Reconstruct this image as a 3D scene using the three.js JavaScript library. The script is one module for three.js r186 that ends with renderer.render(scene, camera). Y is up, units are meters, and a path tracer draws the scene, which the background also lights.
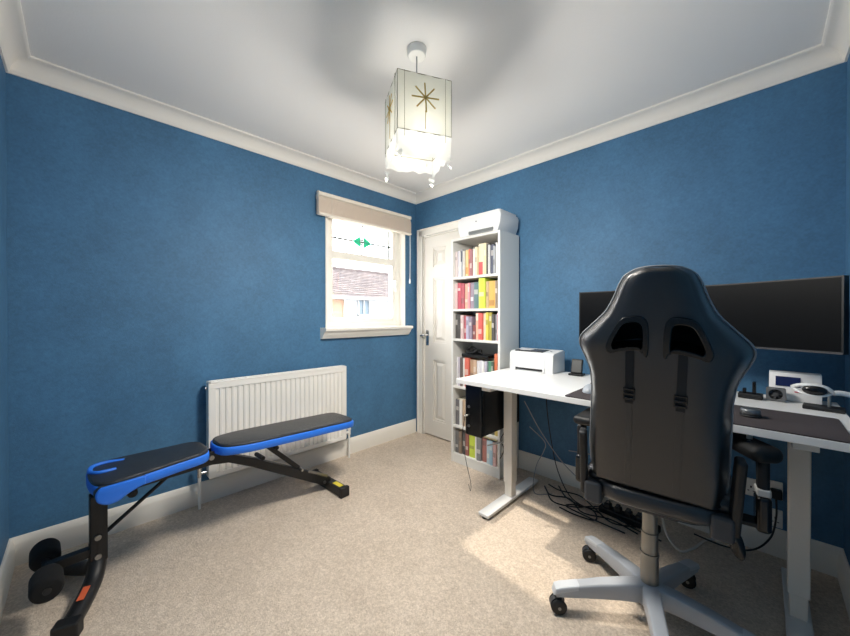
import * as THREE from 'three';
import { RoundedBoxGeometry } from 'three/addons/geometries/RoundedBoxGeometry.js';
import { mergeGeometries, mergeVertices, toCreasedNormals } from 'three/addons/utils/BufferGeometryUtils.js';
import { RectAreaLightUniformsLib } from 'three/addons/lights/RectAreaLightUniformsLib.js';

// ---------------------------------------------------------------- camera, sky, exposure
// room axes: x along the door wall from the far corner, z along the window wall from the far corner, y up
const scene = new THREE.Scene();
const camera = new THREE.PerspectiveCamera(2 * Math.atan(318 / 341) * 180 / Math.PI, 850 / 636, 0.02, 200);
camera.position.set(2.461, 1.155, 2.361);
camera.lookAt(2.461 - 0.703, 1.155 - 0.0059, 2.361 - 0.711);
const renderer = new THREE.WebGLRenderer({ antialias: true });
renderer.toneMapping = THREE.LinearToneMapping;
renderer.toneMappingExposure = 1.5;
renderer.shadowMap.enabled = true;
RectAreaLightUniformsLib.init();
scene.background = new THREE.Color().setRGB(6.8, 7.0, 7.3);          // bright hazy sky
const sun = new THREE.DirectionalLight(new THREE.Color().setRGB(1.0, 0.9, 0.76), 2.3);   // weak hazy sun through the window onto the carpet
sun.position.set(-8, 1.1 + 8 * 0.82, 0.5 - 8 * 0.085); sun.target.position.set(0, 1.1, 0.5);
sun.castShadow = true; sun.shadow.radius = 2.5; sun.shadow.mapSize.set(2048, 2048);
Object.assign(sun.shadow.camera, { left: -6, right: 6, top: 6, bottom: -6, near: 0.1, far: 40 }); scene.add(sun, sun.target);

// the pendant's own light (the lamp itself is built further down); one light in front of each glowing face of the shade
const LAMP = { x: 1.36, z: 1.30, top: 2.152, band: 1.915, bottom: 1.80, half: 0.1175, turn: 0 };
const LAMP_COLOR = new THREE.Color().setRGB(1.0, 0.95, 0.87);
const SIDE_LIGHT = 68, BOTTOM_LIGHT = 54, TOP_LIGHT = 0.4, BULB_LIGHT = 0.1;

// ---------------------------------------------------------------- helpers
const V = (x, y, z) => new THREE.Vector3(x, y, z);
let seed = 20240611;
const rnd = () => { seed |= 0; seed = (seed + 0x6D2B79F5) | 0; let t = Math.imul(seed ^ (seed >>> 15), 1 | seed); t = (t + Math.imul(t ^ (t >>> 7), 61 | t)) ^ t; return ((t ^ (t >>> 14)) >>> 0) / 4294967296; };
const rr = (a, b) => a + (b - a) * rnd();
const mat = (color, roughness = 0.6, metalness = 0, extra = {}) => new THREE.MeshPhysicalMaterial({ color, roughness, metalness, ...extra });
const clean = (g) => { const o = g.index ? g.toNonIndexed() : g; for (const k of Object.keys(o.attributes)) if (!['position', 'normal', 'uv'].includes(k)) o.deleteAttribute(k); if (!o.attributes.uv) o.setAttribute('uv', new THREE.Float32BufferAttribute(new Float32Array(o.attributes.position.count * 2), 2)); return o; };
const merge = (list) => list.length === 1 ? list[0] : mergeGeometries(list.map(clean), false);
const box = (x0, x1, y0, y1, z0, z1, r = 0) => {
  const w = Math.abs(x1 - x0), h = Math.abs(y1 - y0), d = Math.abs(z1 - z0);
  const g = r > 0 ? new RoundedBoxGeometry(w, h, d, 2, Math.min(r, w / 2.01, h / 2.01, d / 2.01)) : new THREE.BoxGeometry(w, h, d);
  return g.translate((x0 + x1) / 2, (y0 + y1) / 2, (z0 + z1) / 2);
};
const rod = (a, b, r0, r1 = r0, seg = 14) => {
  const d = new THREE.Vector3().subVectors(b, a), g = new THREE.CylinderGeometry(r1, r0, d.length(), seg);
  g.applyQuaternion(new THREE.Quaternion().setFromUnitVectors(V(0, 1, 0), d.clone().normalize()));
  return g.translate((a.x + b.x) / 2, (a.y + b.y) / 2, (a.z + b.z) / 2);
};
const bar = (a, b, w, h, r = 0.004, up = V(0, 1, 0)) => {              // square tube from a to b, w across, h along "up"
  const d = new THREE.Vector3().subVectors(b, a), len = d.length(), f = d.clone().normalize();
  const side = new THREE.Vector3().crossVectors(up, f).normalize(), u = new THREE.Vector3().crossVectors(f, side);
  const g = new RoundedBoxGeometry(w, h, len, 2, r);
  g.applyMatrix4(new THREE.Matrix4().makeBasis(side, u, f));
  return g.translate((a.x + b.x) / 2, (a.y + b.y) / 2, (a.z + b.z) / 2);
};
const tube = (pts, r, seg = 40, rs = 8, closed = false) => new THREE.TubeGeometry(new THREE.CatmullRomCurve3(pts, closed, 'centripetal'), seg, r, rs, closed);
const lathe = (prof, seg = 32) => new THREE.LatheGeometry(prof.map(([x, y]) => new THREE.Vector2(x, y)), seg);
const shapeOf = (pts) => new THREE.Shape(pts.map(([x, y]) => new THREE.Vector2(x, y)));
const extrude = (shape, depth, bevel = 0, bs = 2, curveSegments = 12) => new THREE.ExtrudeGeometry(shape, { depth, bevelEnabled: bevel > 0, bevelThickness: bevel, bevelSize: bevel, bevelSegments: bs, curveSegments, steps: 1 });
const rounded = (w, h, r) => { const s = new THREE.Shape(), x = -w / 2, y = -h / 2; s.moveTo(x + r, y); s.lineTo(x + w - r, y); s.absarc(x + w - r, y + r, r, -Math.PI / 2, 0); s.lineTo(x + w, y + h - r); s.absarc(x + w - r, y + h - r, r, 0, Math.PI / 2); s.lineTo(x + r, y + h); s.absarc(x + r, y + h - r, r, Math.PI / 2, Math.PI); s.lineTo(x, y + r); s.absarc(x + r, y + r, r, Math.PI, Math.PI * 1.5); return s; };
function metreUV(g, scale = 1) {                                       // uv in metres by the way each face points
  g = g.index ? g.toNonIndexed() : g; const p = g.attributes.position, uv = new Float32Array(p.count * 2), a = V(), b = V(), c = V();
  for (let i = 0; i < p.count; i += 3) {
    a.fromBufferAttribute(p, i); b.fromBufferAttribute(p, i + 1); c.fromBufferAttribute(p, i + 2);
    const n = b.clone().sub(a).cross(c.clone().sub(a)), ax = Math.abs(n.x), ay = Math.abs(n.y), az = Math.abs(n.z);
    [a, b, c].forEach((q, k) => { const [u, v] = ax > ay && ax > az ? [q.z, q.y] : ay > az ? [q.x, q.z] : [q.x, q.y]; uv[(i + k) * 2] = u * scale; uv[(i + k) * 2 + 1] = v * scale; });
  }
  g.setAttribute('uv', new THREE.BufferAttribute(uv, 2)); return g;
}
const taken = {};
const numbered = (n) => { const k = taken[n] = (taken[n] ?? -1) + 1; return k ? `${n}_${String(k).padStart(3, '0')}` : n; };
function mesh(name, geos, m, parent) {
  const o = new THREE.Mesh(merge(Array.isArray(geos) ? geos : [geos]), m);
  o.name = parent ? name : numbered(name); o.castShadow = o.receiveShadow = true; (parent ?? scene).add(o); return o;
}
function thing(name, label, category, pos = [0, 0, 0], turn = 0, group) {
  const o = new THREE.Group(); o.name = numbered(name); o.position.set(...pos); o.rotation.y = turn;
  o.userData = { label, category }; if (group) o.userData.group = group; scene.add(o); return o;
}
const tag = (o, label, category, group) => { o.userData = { ...o.userData, label, category }; if (group) o.userData.group = group; return o; };
const struct = (o, label, category) => { o.userData.kind = 'structure'; if (label) o.userData.label = label; if (category) o.userData.category = category; return o; };
function group(name, parent) { const o = new THREE.Group(); o.name = parent ? name : numbered(name); (parent ?? scene).add(o); return o; }

// noise textures: grain only
function noiseField(n, cells, rand) {
  const g = []; for (let i = 0; i < cells * cells; i++) g.push(rand());
  const f = new Float32Array(n * n), s = (t) => t * t * (3 - 2 * t);
  for (let y = 0; y < n; y++) for (let x = 0; x < n; x++) {
    const u = x / n * cells, v = y / n * cells, i = Math.floor(u), j = Math.floor(v), a = s(u - i), b = s(v - j), i1 = (i + 1) % cells, j1 = (j + 1) % cells;
    f[y * n + x] = (g[j * cells + i] * (1 - a) + g[j * cells + i1] * a) * (1 - b) + (g[j1 * cells + i] * (1 - a) + g[j1 * cells + i1] * a) * b;
  }
  return f;
}
function noiseTexture(n, layers, map, srgb) {
  const sum = new Float32Array(n * n); let tot = 0;
  for (const [cells, amp] of layers) { const f = noiseField(n, cells, rnd); tot += amp; for (let i = 0; i < f.length; i++) sum[i] += amp * f[i]; }
  const d = new Uint8Array(n * n * 4);
  for (let i = 0; i < sum.length; i++) { const c = map(sum[i] / tot); d[4 * i] = c[0]; d[4 * i + 1] = c[1]; d[4 * i + 2] = c[2]; d[4 * i + 3] = 255; }
  const t = new THREE.DataTexture(d, n, n, THREE.RGBAFormat); t.wrapS = t.wrapT = THREE.RepeatWrapping; t.magFilter = THREE.LinearFilter; t.minFilter = THREE.LinearMipmapLinearFilter; t.generateMipmaps = true;
  if (srgb) t.colorSpace = THREE.SRGBColorSpace; t.needsUpdate = true; return t;
}
const again = (t, rx, ry = rx) => { const c = t.clone(); c.repeat.set(rx, ry); c.needsUpdate = true; return c; };
const grey = (v) => { const k = Math.max(0, Math.min(255, v * 255)); return [k, k, k]; };

// ---------------------------------------------------------------- materials
const carpetTone = noiseTexture(1024, [[512, 0.6], [256, 0.8], [128, 0.9], [40, 0.25], [7, 0.35]], (v) => { const k = (v - 0.5) * 1.15; return [216 + 70 * k, 199 + 72 * k, 180 + 74 * k]; }, true);
const carpetPile = noiseTexture(1024, [[512, 1], [256, 1], [128, 0.5], [20, 0.5]], grey);
const rollerGrain = noiseTexture(512, [[256, 1], [128, 0.8], [32, 0.25]], grey);
const wallTone = noiseTexture(512, [[256, 0.5], [128, 0.5], [48, 0.4], [12, 0.5], [4, 0.6]], (v) => { const k = (v - 0.5) * 0.35; return [66 + 66 * k, 112 + 112 * k, 148 + 148 * k]; }, true);
const leatherGrain = noiseTexture(512, [[200, 1], [90, 1], [256, 0.5]], grey);
const M = {
  carpet: mat(0xffffff, 1, 0, { map: again(carpetTone, 1.1), bumpMap: again(carpetPile, 1.6), bumpScale: 0.006, sheen: 0.3, sheenRoughness: 0.8 }),
  wall: mat(0xffffff, 0.62, 0, { map: again(wallTone, 0.7), bumpMap: again(rollerGrain, 2.2), bumpScale: 0.0006 }),
  ceiling: mat(0xf4f1ed, 0.95, 0, { bumpMap: again(rollerGrain, 2), bumpScale: 0.0004 }),
  trim: mat(0xf1ece2, 0.42),
  cornice: mat(0xf0ebe3, 0.8),
  door: mat(0xe0dad0, 0.6),
  upvc: mat(0xf3efe6, 0.3),
  radiator: mat(0xf2efe8, 0.35),
  melamine: mat(0xe4e3de, 0.4),
  desktop: mat(0xe6e6e4, 0.35),
  deskEdge: mat(0xd9d8d3, 0.5),
  deskLeg: mat(0xefe8dc, 0.45),
  chrome: mat(0xd0d0d0, 0.22, 1),
  steel: mat(0x9a9a98, 0.35, 1),
  glass: mat(0xffffff, 0.0, 0, { transmission: 1, thickness: 0, ior: 1.45 }),
  lead: mat(0x8f9492, 0.5, 0.5),
  green: mat(0x3fd0a8, 0.5, 0, { transmission: 0.3, thickness: 0 }),
  blind: mat(0xe6d9cb, 0.85, 0, { transmission: 0.12, thickness: 0 }),
  blindRail: mat(0xe9e0d2, 0.6),
  black: mat(0x101113, 0.55),
  blackGloss: mat(0x0c0d10, 0.22),
  blackTube: mat(0x141517, 0.45, 0, { bumpMap: again(leatherGrain, 12), bumpScale: 0.0002 }),
  leather: mat(0x18191c, 0.34, 0, { bumpMap: again(leatherGrain, 14), bumpScale: 0.0004, clearcoat: 0.7, clearcoatRoughness: 0.3 }),
  foam: mat(0x0d0d0e, 0.95),
  blue: mat(0x2a78e8, 0.42, 0, { bumpMap: again(leatherGrain, 14), bumpScale: 0.0003 }),
  padTop: mat(0x2a2b2e, 0.36, 0, { bumpMap: again(leatherGrain, 12), bumpScale: 0.0005 }),
  greyPlastic: mat(0xa9adb3, 0.42),
  greyTip: mat(0xc3c7cc, 0.45),
  darkGrey: mat(0x3a3b3e, 0.5),
  printerWhite: mat(0xe0e1e1, 0.45),
  printerGrey: mat(0x8d9091, 0.5),
  paper: mat(0xf7f7fa, 0.8),
  screen: mat(0x050608, 0.35, 0, { specularIntensity: 0.3 }),
  bezel: mat(0x0a0a0c, 0.4),
  mat: mat(0x3b3436, 0.9, 0, { bumpMap: again(carpetPile, 4), bumpScale: 0.0006 }),
  cableBlack: mat(0x121214, 0.5), cableWhite: mat(0xe4dfd5, 0.5), cableGrey: mat(0x9a9c9e, 0.5),
  pages: mat(0xe6ddc9, 0.9),
  cloth: mat(0xf3f2e6, 0.95, 0, { transmission: 0.5, thickness: 0 }),
  clothLow: mat(0xfbfbf6, 0.95, 0, { transmission: 0.6, thickness: 0 }),
  straw: mat(0xdcbc6c, 0.9),
  wire: mat(0x8a8266, 0.6),
  outlet: mat(0xf4f2ec, 0.35),
  yellow: mat(0xe3cf3a, 0.5), orange: mat(0xd0603a, 0.6),
};

// ---------------------------------------------------------------- the room
const RX = 2.72, RZ = 2.595, H = 2.345, T = 0.16;
struct(mesh('floor', metreUV(box(-T, RX + T, -0.2, 0, -T, RZ + T)), M.carpet), 'beige cut pile carpet covering the whole floor', 'floor');
struct(mesh('ceiling', metreUV(box(-T, RX + T, H, H + 0.2, -T, RZ + T)), M.ceiling), 'plain white painted ceiling above the pendant', 'ceiling');
// window opening in the window wall, door opening in the door wall
const WIN = { z0: 0.165, z1: 0.985, y0: 1.05, y1: 2.05 };
const DOOR = { x0: 0.1, x1: 0.88, y1: 1.93 };
{
  const s = shapeOf([[-T, 0], [RZ + T, 0], [RZ + T, H], [-T, H]]);
  s.holes.push(new THREE.Path([[WIN.z0, WIN.y0], [WIN.z0, WIN.y1], [WIN.z1, WIN.y1], [WIN.z1, WIN.y0]].map(([a, b]) => new THREE.Vector2(a, b))));
  const g = extrude(s, T); g.rotateY(-Math.PI / 2);                    // shape x -> z, depth -> -x
  struct(mesh('wall_left', metreUV(g), M.wall), 'blue painted wall with the window and radiator', 'wall');
}
{
  const s = shapeOf([[0, 0], [DOOR.x0, 0], [DOOR.x0, DOOR.y1], [DOOR.x1, DOOR.y1], [DOOR.x1, 0], [RX, 0], [RX, H], [0, H]]);
  const g = extrude(s, T); g.translate(0, 0, -T);
  struct(mesh('wall_back', metreUV(g), M.wall), 'blue painted wall behind the desk and bookcase', 'wall');
}
struct(mesh('wall_right', metreUV(box(RX, RX + T, 0, H, -T, RZ + T)), M.wall), 'blue side wall at the end of the desk', 'wall');
struct(mesh('wall_near', metreUV(box(0, RX, 0, H, RZ, RZ + T)), M.wall), 'blue wall past the end of the weight bench', 'wall');

function mitred(profile, wall, from, to, mitreFrom = true, mitreTo = true) {   // profile [distance from wall, height]
  const P = (a, d, y) => wall === 'left' ? V(d, y, a) : wall === 'back' ? V(a, y, d) : wall === 'right' ? V(RX - d, y, a) : V(a, y, RZ - d);
  const pos = []; const push = (...q) => q.forEach((p) => pos.push(p.x, p.y, p.z));
  const n = profile.length;
  for (let i = 0; i < n; i++) {
    const [d0, y0] = profile[i], [d1, y1] = profile[(i + 1) % n];
    const a = P(from + (mitreFrom ? d0 : 0), d0, y0), b = P(to - (mitreTo ? d0 : 0), d0, y0), c = P(to - (mitreTo ? d1 : 0), d1, y1), d = P(from + (mitreFrom ? d1 : 0), d1, y1);
    push(a, b, c, a, c, d);
  }
  for (const [end, m] of [[from, mitreFrom ? 1 : 0], [to, mitreTo ? -1 : 0]]) {
    const tri = THREE.ShapeUtils.triangulateShape(profile.map(([x, y]) => new THREE.Vector2(x, y)), []);
    for (const t of tri) push(...t.map((k) => P(end + m * profile[k][0], profile[k][0], profile[k][1])));
  }
  const g = new THREE.BufferGeometry(); g.setAttribute('position', new THREE.Float32BufferAttribute(pos, 3)); g.computeVertexNormals();
  return toCreasedNormals(g, 0.6);
}
{
  const cove = [[0, H - 0.078], [0.008, H - 0.078], [0.011, H - 0.07]];
  for (let i = 0; i <= 8; i++) { const a = i / 8 * Math.PI / 2; cove.push([0.014 + 0.054 * (1 - Math.cos(a)), H - 0.066 + 0.054 * Math.sin(a)]); }
  cove.push([0.074, H - 0.012], [0.08, H - 0.008], [0.08, H], [0, H]);
  ['left', 'back', 'right', 'near'].forEach((w, i) => struct(mesh('trim_' + (i + 1), mitred(cove, w, 0, w === 'left' || w === 'right' ? RZ : RX), M.cornice), `white plaster coving along the ${['window', 'desk', 'side', 'near'][i]} wall`, 'coving'));
  const sk = [[0, 0], [0.018, 0], [0.018, 0.095], [0.015, 0.105], [0.012, 0.112], [0.01, 0.124], [0.005, 0.13], [0, 0.13]];
  for (const [w, a, b, ma, mb, words] of [['left', 0, RZ, true, true, 'below the radiator'], ['back', 0.955, RX, false, true, 'below the desk'], ['right', 0, RZ, true, true, 'at the desk end wall'], ['near', 0, RX, true, true, 'beside the bench rollers']])
    struct(mesh('baseboard_' + w, mitred(sk, w, a, b, ma, mb), M.trim), `white painted skirting board ${words}`, 'skirting');
}

// ---------------------------------------------------------------- window
{
  const w = group('window_1'); struct(w, 'white framed window with leaded top light and clear lower pane', 'window');
  const { z0, z1, y0, y1 } = WIN;
  const frame = [];
  const ring = (xa, xb, za, zb, ya, yb, t, r = 0.004) => [box(xa, xb, ya, yb, za, za + t, r), box(xa, xb, ya, yb, zb - t, zb, r), box(xa, xb, ya, ya + t, za + t - 0.002, zb - t + 0.002, r), box(xa, xb, yb - t, yb, za + t - 0.002, zb - t + 0.002, r)];
  mesh('window_frame', ring(-0.13, -0.05, z0, z1, y0, y1, 0.05), M.upvc, w);
  mesh('reveal_lining', [box(-0.05, 0.0, y0, y1, z0, z0 + 0.006), box(-0.05, 0, y0, y1, z1 - 0.006, z1), box(-0.05, 0, y1 - 0.006, y1, z0, z1)], M.upvc, w);
  // casing round the opening on the room side
  mesh('casing', [box(0, 0.012, y0, y1 + 0.03, z0 - 0.012, z0 + 0.004, 0.003), box(0, 0.012, y0, y1 + 0.03, z1 - 0.004, z1 + 0.012, 0.003)], M.upvc, w);
  const sash = [...ring(-0.115, -0.06, z0 + 0.046, z1 - 0.046, y0 + 0.046, y1 - 0.046, 0.045), box(-0.115, -0.06, 1.635, 1.697, z0 + 0.08, z1 - 0.08, 0.004)];
  mesh('sash', sash, M.upvc, w);
  const gz0 = z0 + 0.088, gz1 = z1 - 0.088;
  mesh('pane', box(-0.092, -0.088, 1.138, 1.637, gz0, gz1), M.glass, w);
  const top = mesh('pane', box(-0.092, -0.088, 1.695, y1 - 0.088, gz0, gz1), M.glass, w);
  top.userData.label = 'leaded top pane with green diamond';
  const lz = [gz0 + 0.03, (gz0 + gz1) / 2 + 0.01], ly = 1.812;
  mesh('lead_strip', [box(-0.0875, -0.0855, ly - 0.008, ly + 0.008, gz0, gz1)], M.lead, top);
  for (const z of lz) mesh('lead_strip', box(-0.0875, -0.0855, 1.695, y1 - 0.088, z - 0.008, z + 0.008), M.lead, top);
  const cz = lz[1];
  for (const s of [-1, 1]) {
    const d = shapeOf([[0.014 * s, -0.055], [0.105 * s, 0], [0.014 * s, 0.055]]);
    const g = extrude(d, 0.003); g.rotateY(-Math.PI / 2); g.translate(-0.0835, ly, cz); mesh('green_glass', g, M.green, top);
  }
  const o = new THREE.TorusGeometry(0.022, 0.004, 8, 24); o.rotateY(Math.PI / 2); o.translate(-0.085, ly, cz); mesh('lead_ring', o, M.lead, top);
  const sill = shapeOf([[-0.055, 0], [0.085, 0], [0.092, -0.008], [0.088, -0.024], [0.07, -0.03], [0.058, -0.05], [0.03, -0.085], [0, -0.09], [0, -0.03], [-0.055, -0.03]]);
  const sg = extrude(sill, 0.915); sg.translate(0, y0 + 0.012, 0.125);
  mesh('sill', sg, M.upvc, w);
  const h = mesh('handle', [box(-0.06, -0.048, 1.43, 1.50, 0.228, 0.252, 0.005), box(-0.05, -0.018, 1.475, 1.492, 0.232, 0.248, 0.004), box(-0.03, -0.016, 1.38, 1.492, 0.231, 0.249, 0.006)], M.outlet, w);
  mesh('handle_pin', rod(V(-0.05, 1.44, 0.24), V(-0.044, 1.44, 0.24), 0.004), M.steel, h);
}
// blind over the window
{
  const b = thing('window_blind', 'cream woven blind drawn up at the top of the window', 'blind', [0.0, 1.895, 0.6]);
  mesh('head_rail', rod(V(0.06, 0.195, -0.465), V(0.06, 0.195, 0.49), 0.017, 0.017, 16), M.blindRail, b);
  for (const s of [-0.46, 0.485]) { const e = lathe([[0, -0.008], [0.019, -0.006], [0.021, 0], [0.019, 0.006], [0, 0.008]], 18); e.rotateX(Math.PI / 2); e.translate(0.06, 0.195, s); mesh('end_cap', e, M.blindRail, b); }
  mesh('mounting_board', box(0.001, 0.05, 0.165, 0.2, -0.47, 0.475, 0.003), M.blindRail, b);
  const pts = []; const N = 15;
  for (let i = 0; i <= N; i++) { const y = 0.045 + 0.127 * (1 - i / N); pts.push([0.062 + 0.006 * Math.min(1, i / 3), y + 0.002]); pts.push([0.068 + 0.006 * Math.min(1, i / 3), y - 0.004]); }
  const back = pts.map(([x, y]) => [x - 0.035, y]).reverse();
  const g = extrude(shapeOf([...pts, ...back]), 0.955); g.translate(0, 0, -0.4675);
  mesh('folded_fabric', g, M.blind, b);
  for (const z of [-0.38, 0, 0.38]) mesh('lift_cord', tube([V(0.079, 0.19, z), V(0.078, 0.1, z), V(0.082, 0.045, z)], 0.0016, 8, 5), M.cableWhite, b);
  mesh('bottom_bar', box(0.04, 0.08, 0.033, 0.05, -0.467, 0.487, 0.004), M.blindRail, b);
  const c = mesh('pull_cord', tube([V(0.04, 0.19, -0.478), V(0.042, -0.1, -0.482), V(0.04, -0.38, -0.48)], 0.003, 20, 6), M.outlet, b);
  mesh('tassel', lathe([[0, -0.43], [0.007, -0.425], [0.008, -0.4], [0.004, -0.38], [0, -0.378]], 12).translate(0.04, 0, -0.48), M.outlet, c);
}

// ---------------------------------------------------------------- outside the window
{
  const gd = mesh('ground', metreUV(box(-40, -0.3, -3.1, -3.0, -30, 20)), mat(0xbdbab2, 1)); struct(gd, 'pale street ground outside the window', 'ground');
  const h = thing('neighbour_house', 'pale house with brown tiled roof seen through the window', 'house', [-9, -3, -6]);
  const wallWhite = mat(0x8d9093, 0.9), wallPeach = mat(0x866d5a, 0.9);
  mesh('white_wall', box(-5, 0, 0, 5.0, -5, 1.2), wallWhite, h);
  mesh('peach_wall', box(-5, 0.02, 0, 5.0, 1.2, 5.5), wallPeach, h);
  // roof: slope up and away, in courses of tiles
  const run = 3.0, rise = 1.45, len = Math.hypot(run, rise), ang = Math.atan2(rise, run);
  const slope = box(0, len, -0.12, 0, -5.3, 5.8); slope.rotateZ(ang); slope.scale(-1, 1, 1); slope.translate(0.35, 4.88, 0);
  const slabIdx = slope.index; for (let i = 0; i < slabIdx.count; i += 3) { const a = slabIdx.getX(i); slabIdx.setX(i, slabIdx.getX(i + 1)); slabIdx.setX(i + 1, a); }
  const roof = mesh('roof', slope, mat(0x453b39, 0.95), h);
  const tones = [0x4b423f, 0x433a39, 0x524846, 0x3e3636].map((c) => mat(c, 0.95));
  const lists = tones.map(() => []);
  const rows = 15, tw = 0.30;
  for (let r = 0; r < rows; r++) for (let k = 0; k < 36; k++) {
    const u = r * len / rows, z = -5.25 + (k + (r % 2) * 0.5) * tw, g = new THREE.BoxGeometry(len / rows * 1.2, 0.03, tw * 0.94);
    g.rotateZ(-0.09); g.translate(u + len / rows * 0.55, 0.022, z + tw / 2); g.rotateZ(ang); g.rotateY(Math.PI); g.translate(0.35, 4.88, 0.55);
    lists[Math.floor(rnd() * 4)].push(g);
  }
  lists.forEach((l, i) => { const o = mesh('roof_tiles', l, tones[i], roof); o.userData.kind = 'stuff'; });
  mesh('ridge', rod(V(0.35 - run, 4.9 + rise, -5.3), V(0.35 - run, 4.9 + rise, 5.8), 0.1), tones[1], roof);
  mesh('gutter', rod(V(0.4, 4.84, -5.3), V(0.4, 4.84, 5.8), 0.06), wallWhite, h);
  mesh('downpipe', rod(V(0.07, 0, 1.22), V(0.07, 4.85, 1.22), 0.045), mat(0xb9a79a, 0.7), h);
  for (const zc of [0.32, -2.6, 3.4]) {
    const f = mesh('house_window', [box(0, 0.08, 4.15, 4.86, zc - 0.30, zc - 0.24), box(0, 0.08, 4.15, 4.86, zc + 0.24, zc + 0.30), box(0, 0.08, 4.15, 4.21, zc - 0.3, zc + 0.3), box(0, 0.08, 4.80, 4.86, zc - 0.3, zc + 0.3), box(0, 0.08, 4.15, 4.86, zc - 0.03, zc + 0.03)], wallWhite, h);
    for (const s of [-1, 1]) mesh('pane', box(0.01, 0.03, 4.2, 4.82, zc + s * 0.135 - 0.11, zc + s * 0.135 + 0.11), mat(0x3c4d58, 0.3), f);
    mesh('window_ledge', box(0, 0.16, 4.06, 4.15, zc - 0.4, zc + 0.4), mat(0xc8c6c2, 0.8), f);
  }
  mesh('aerial', [rod(V(-2.5, 6.5, -0.5), V(-2.5, 7.7, -0.5), 0.02), rod(V(-2.5, 7.6, -0.9), V(-2.5, 7.6, -0.1), 0.012)], M.darkGrey, h);
}

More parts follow.
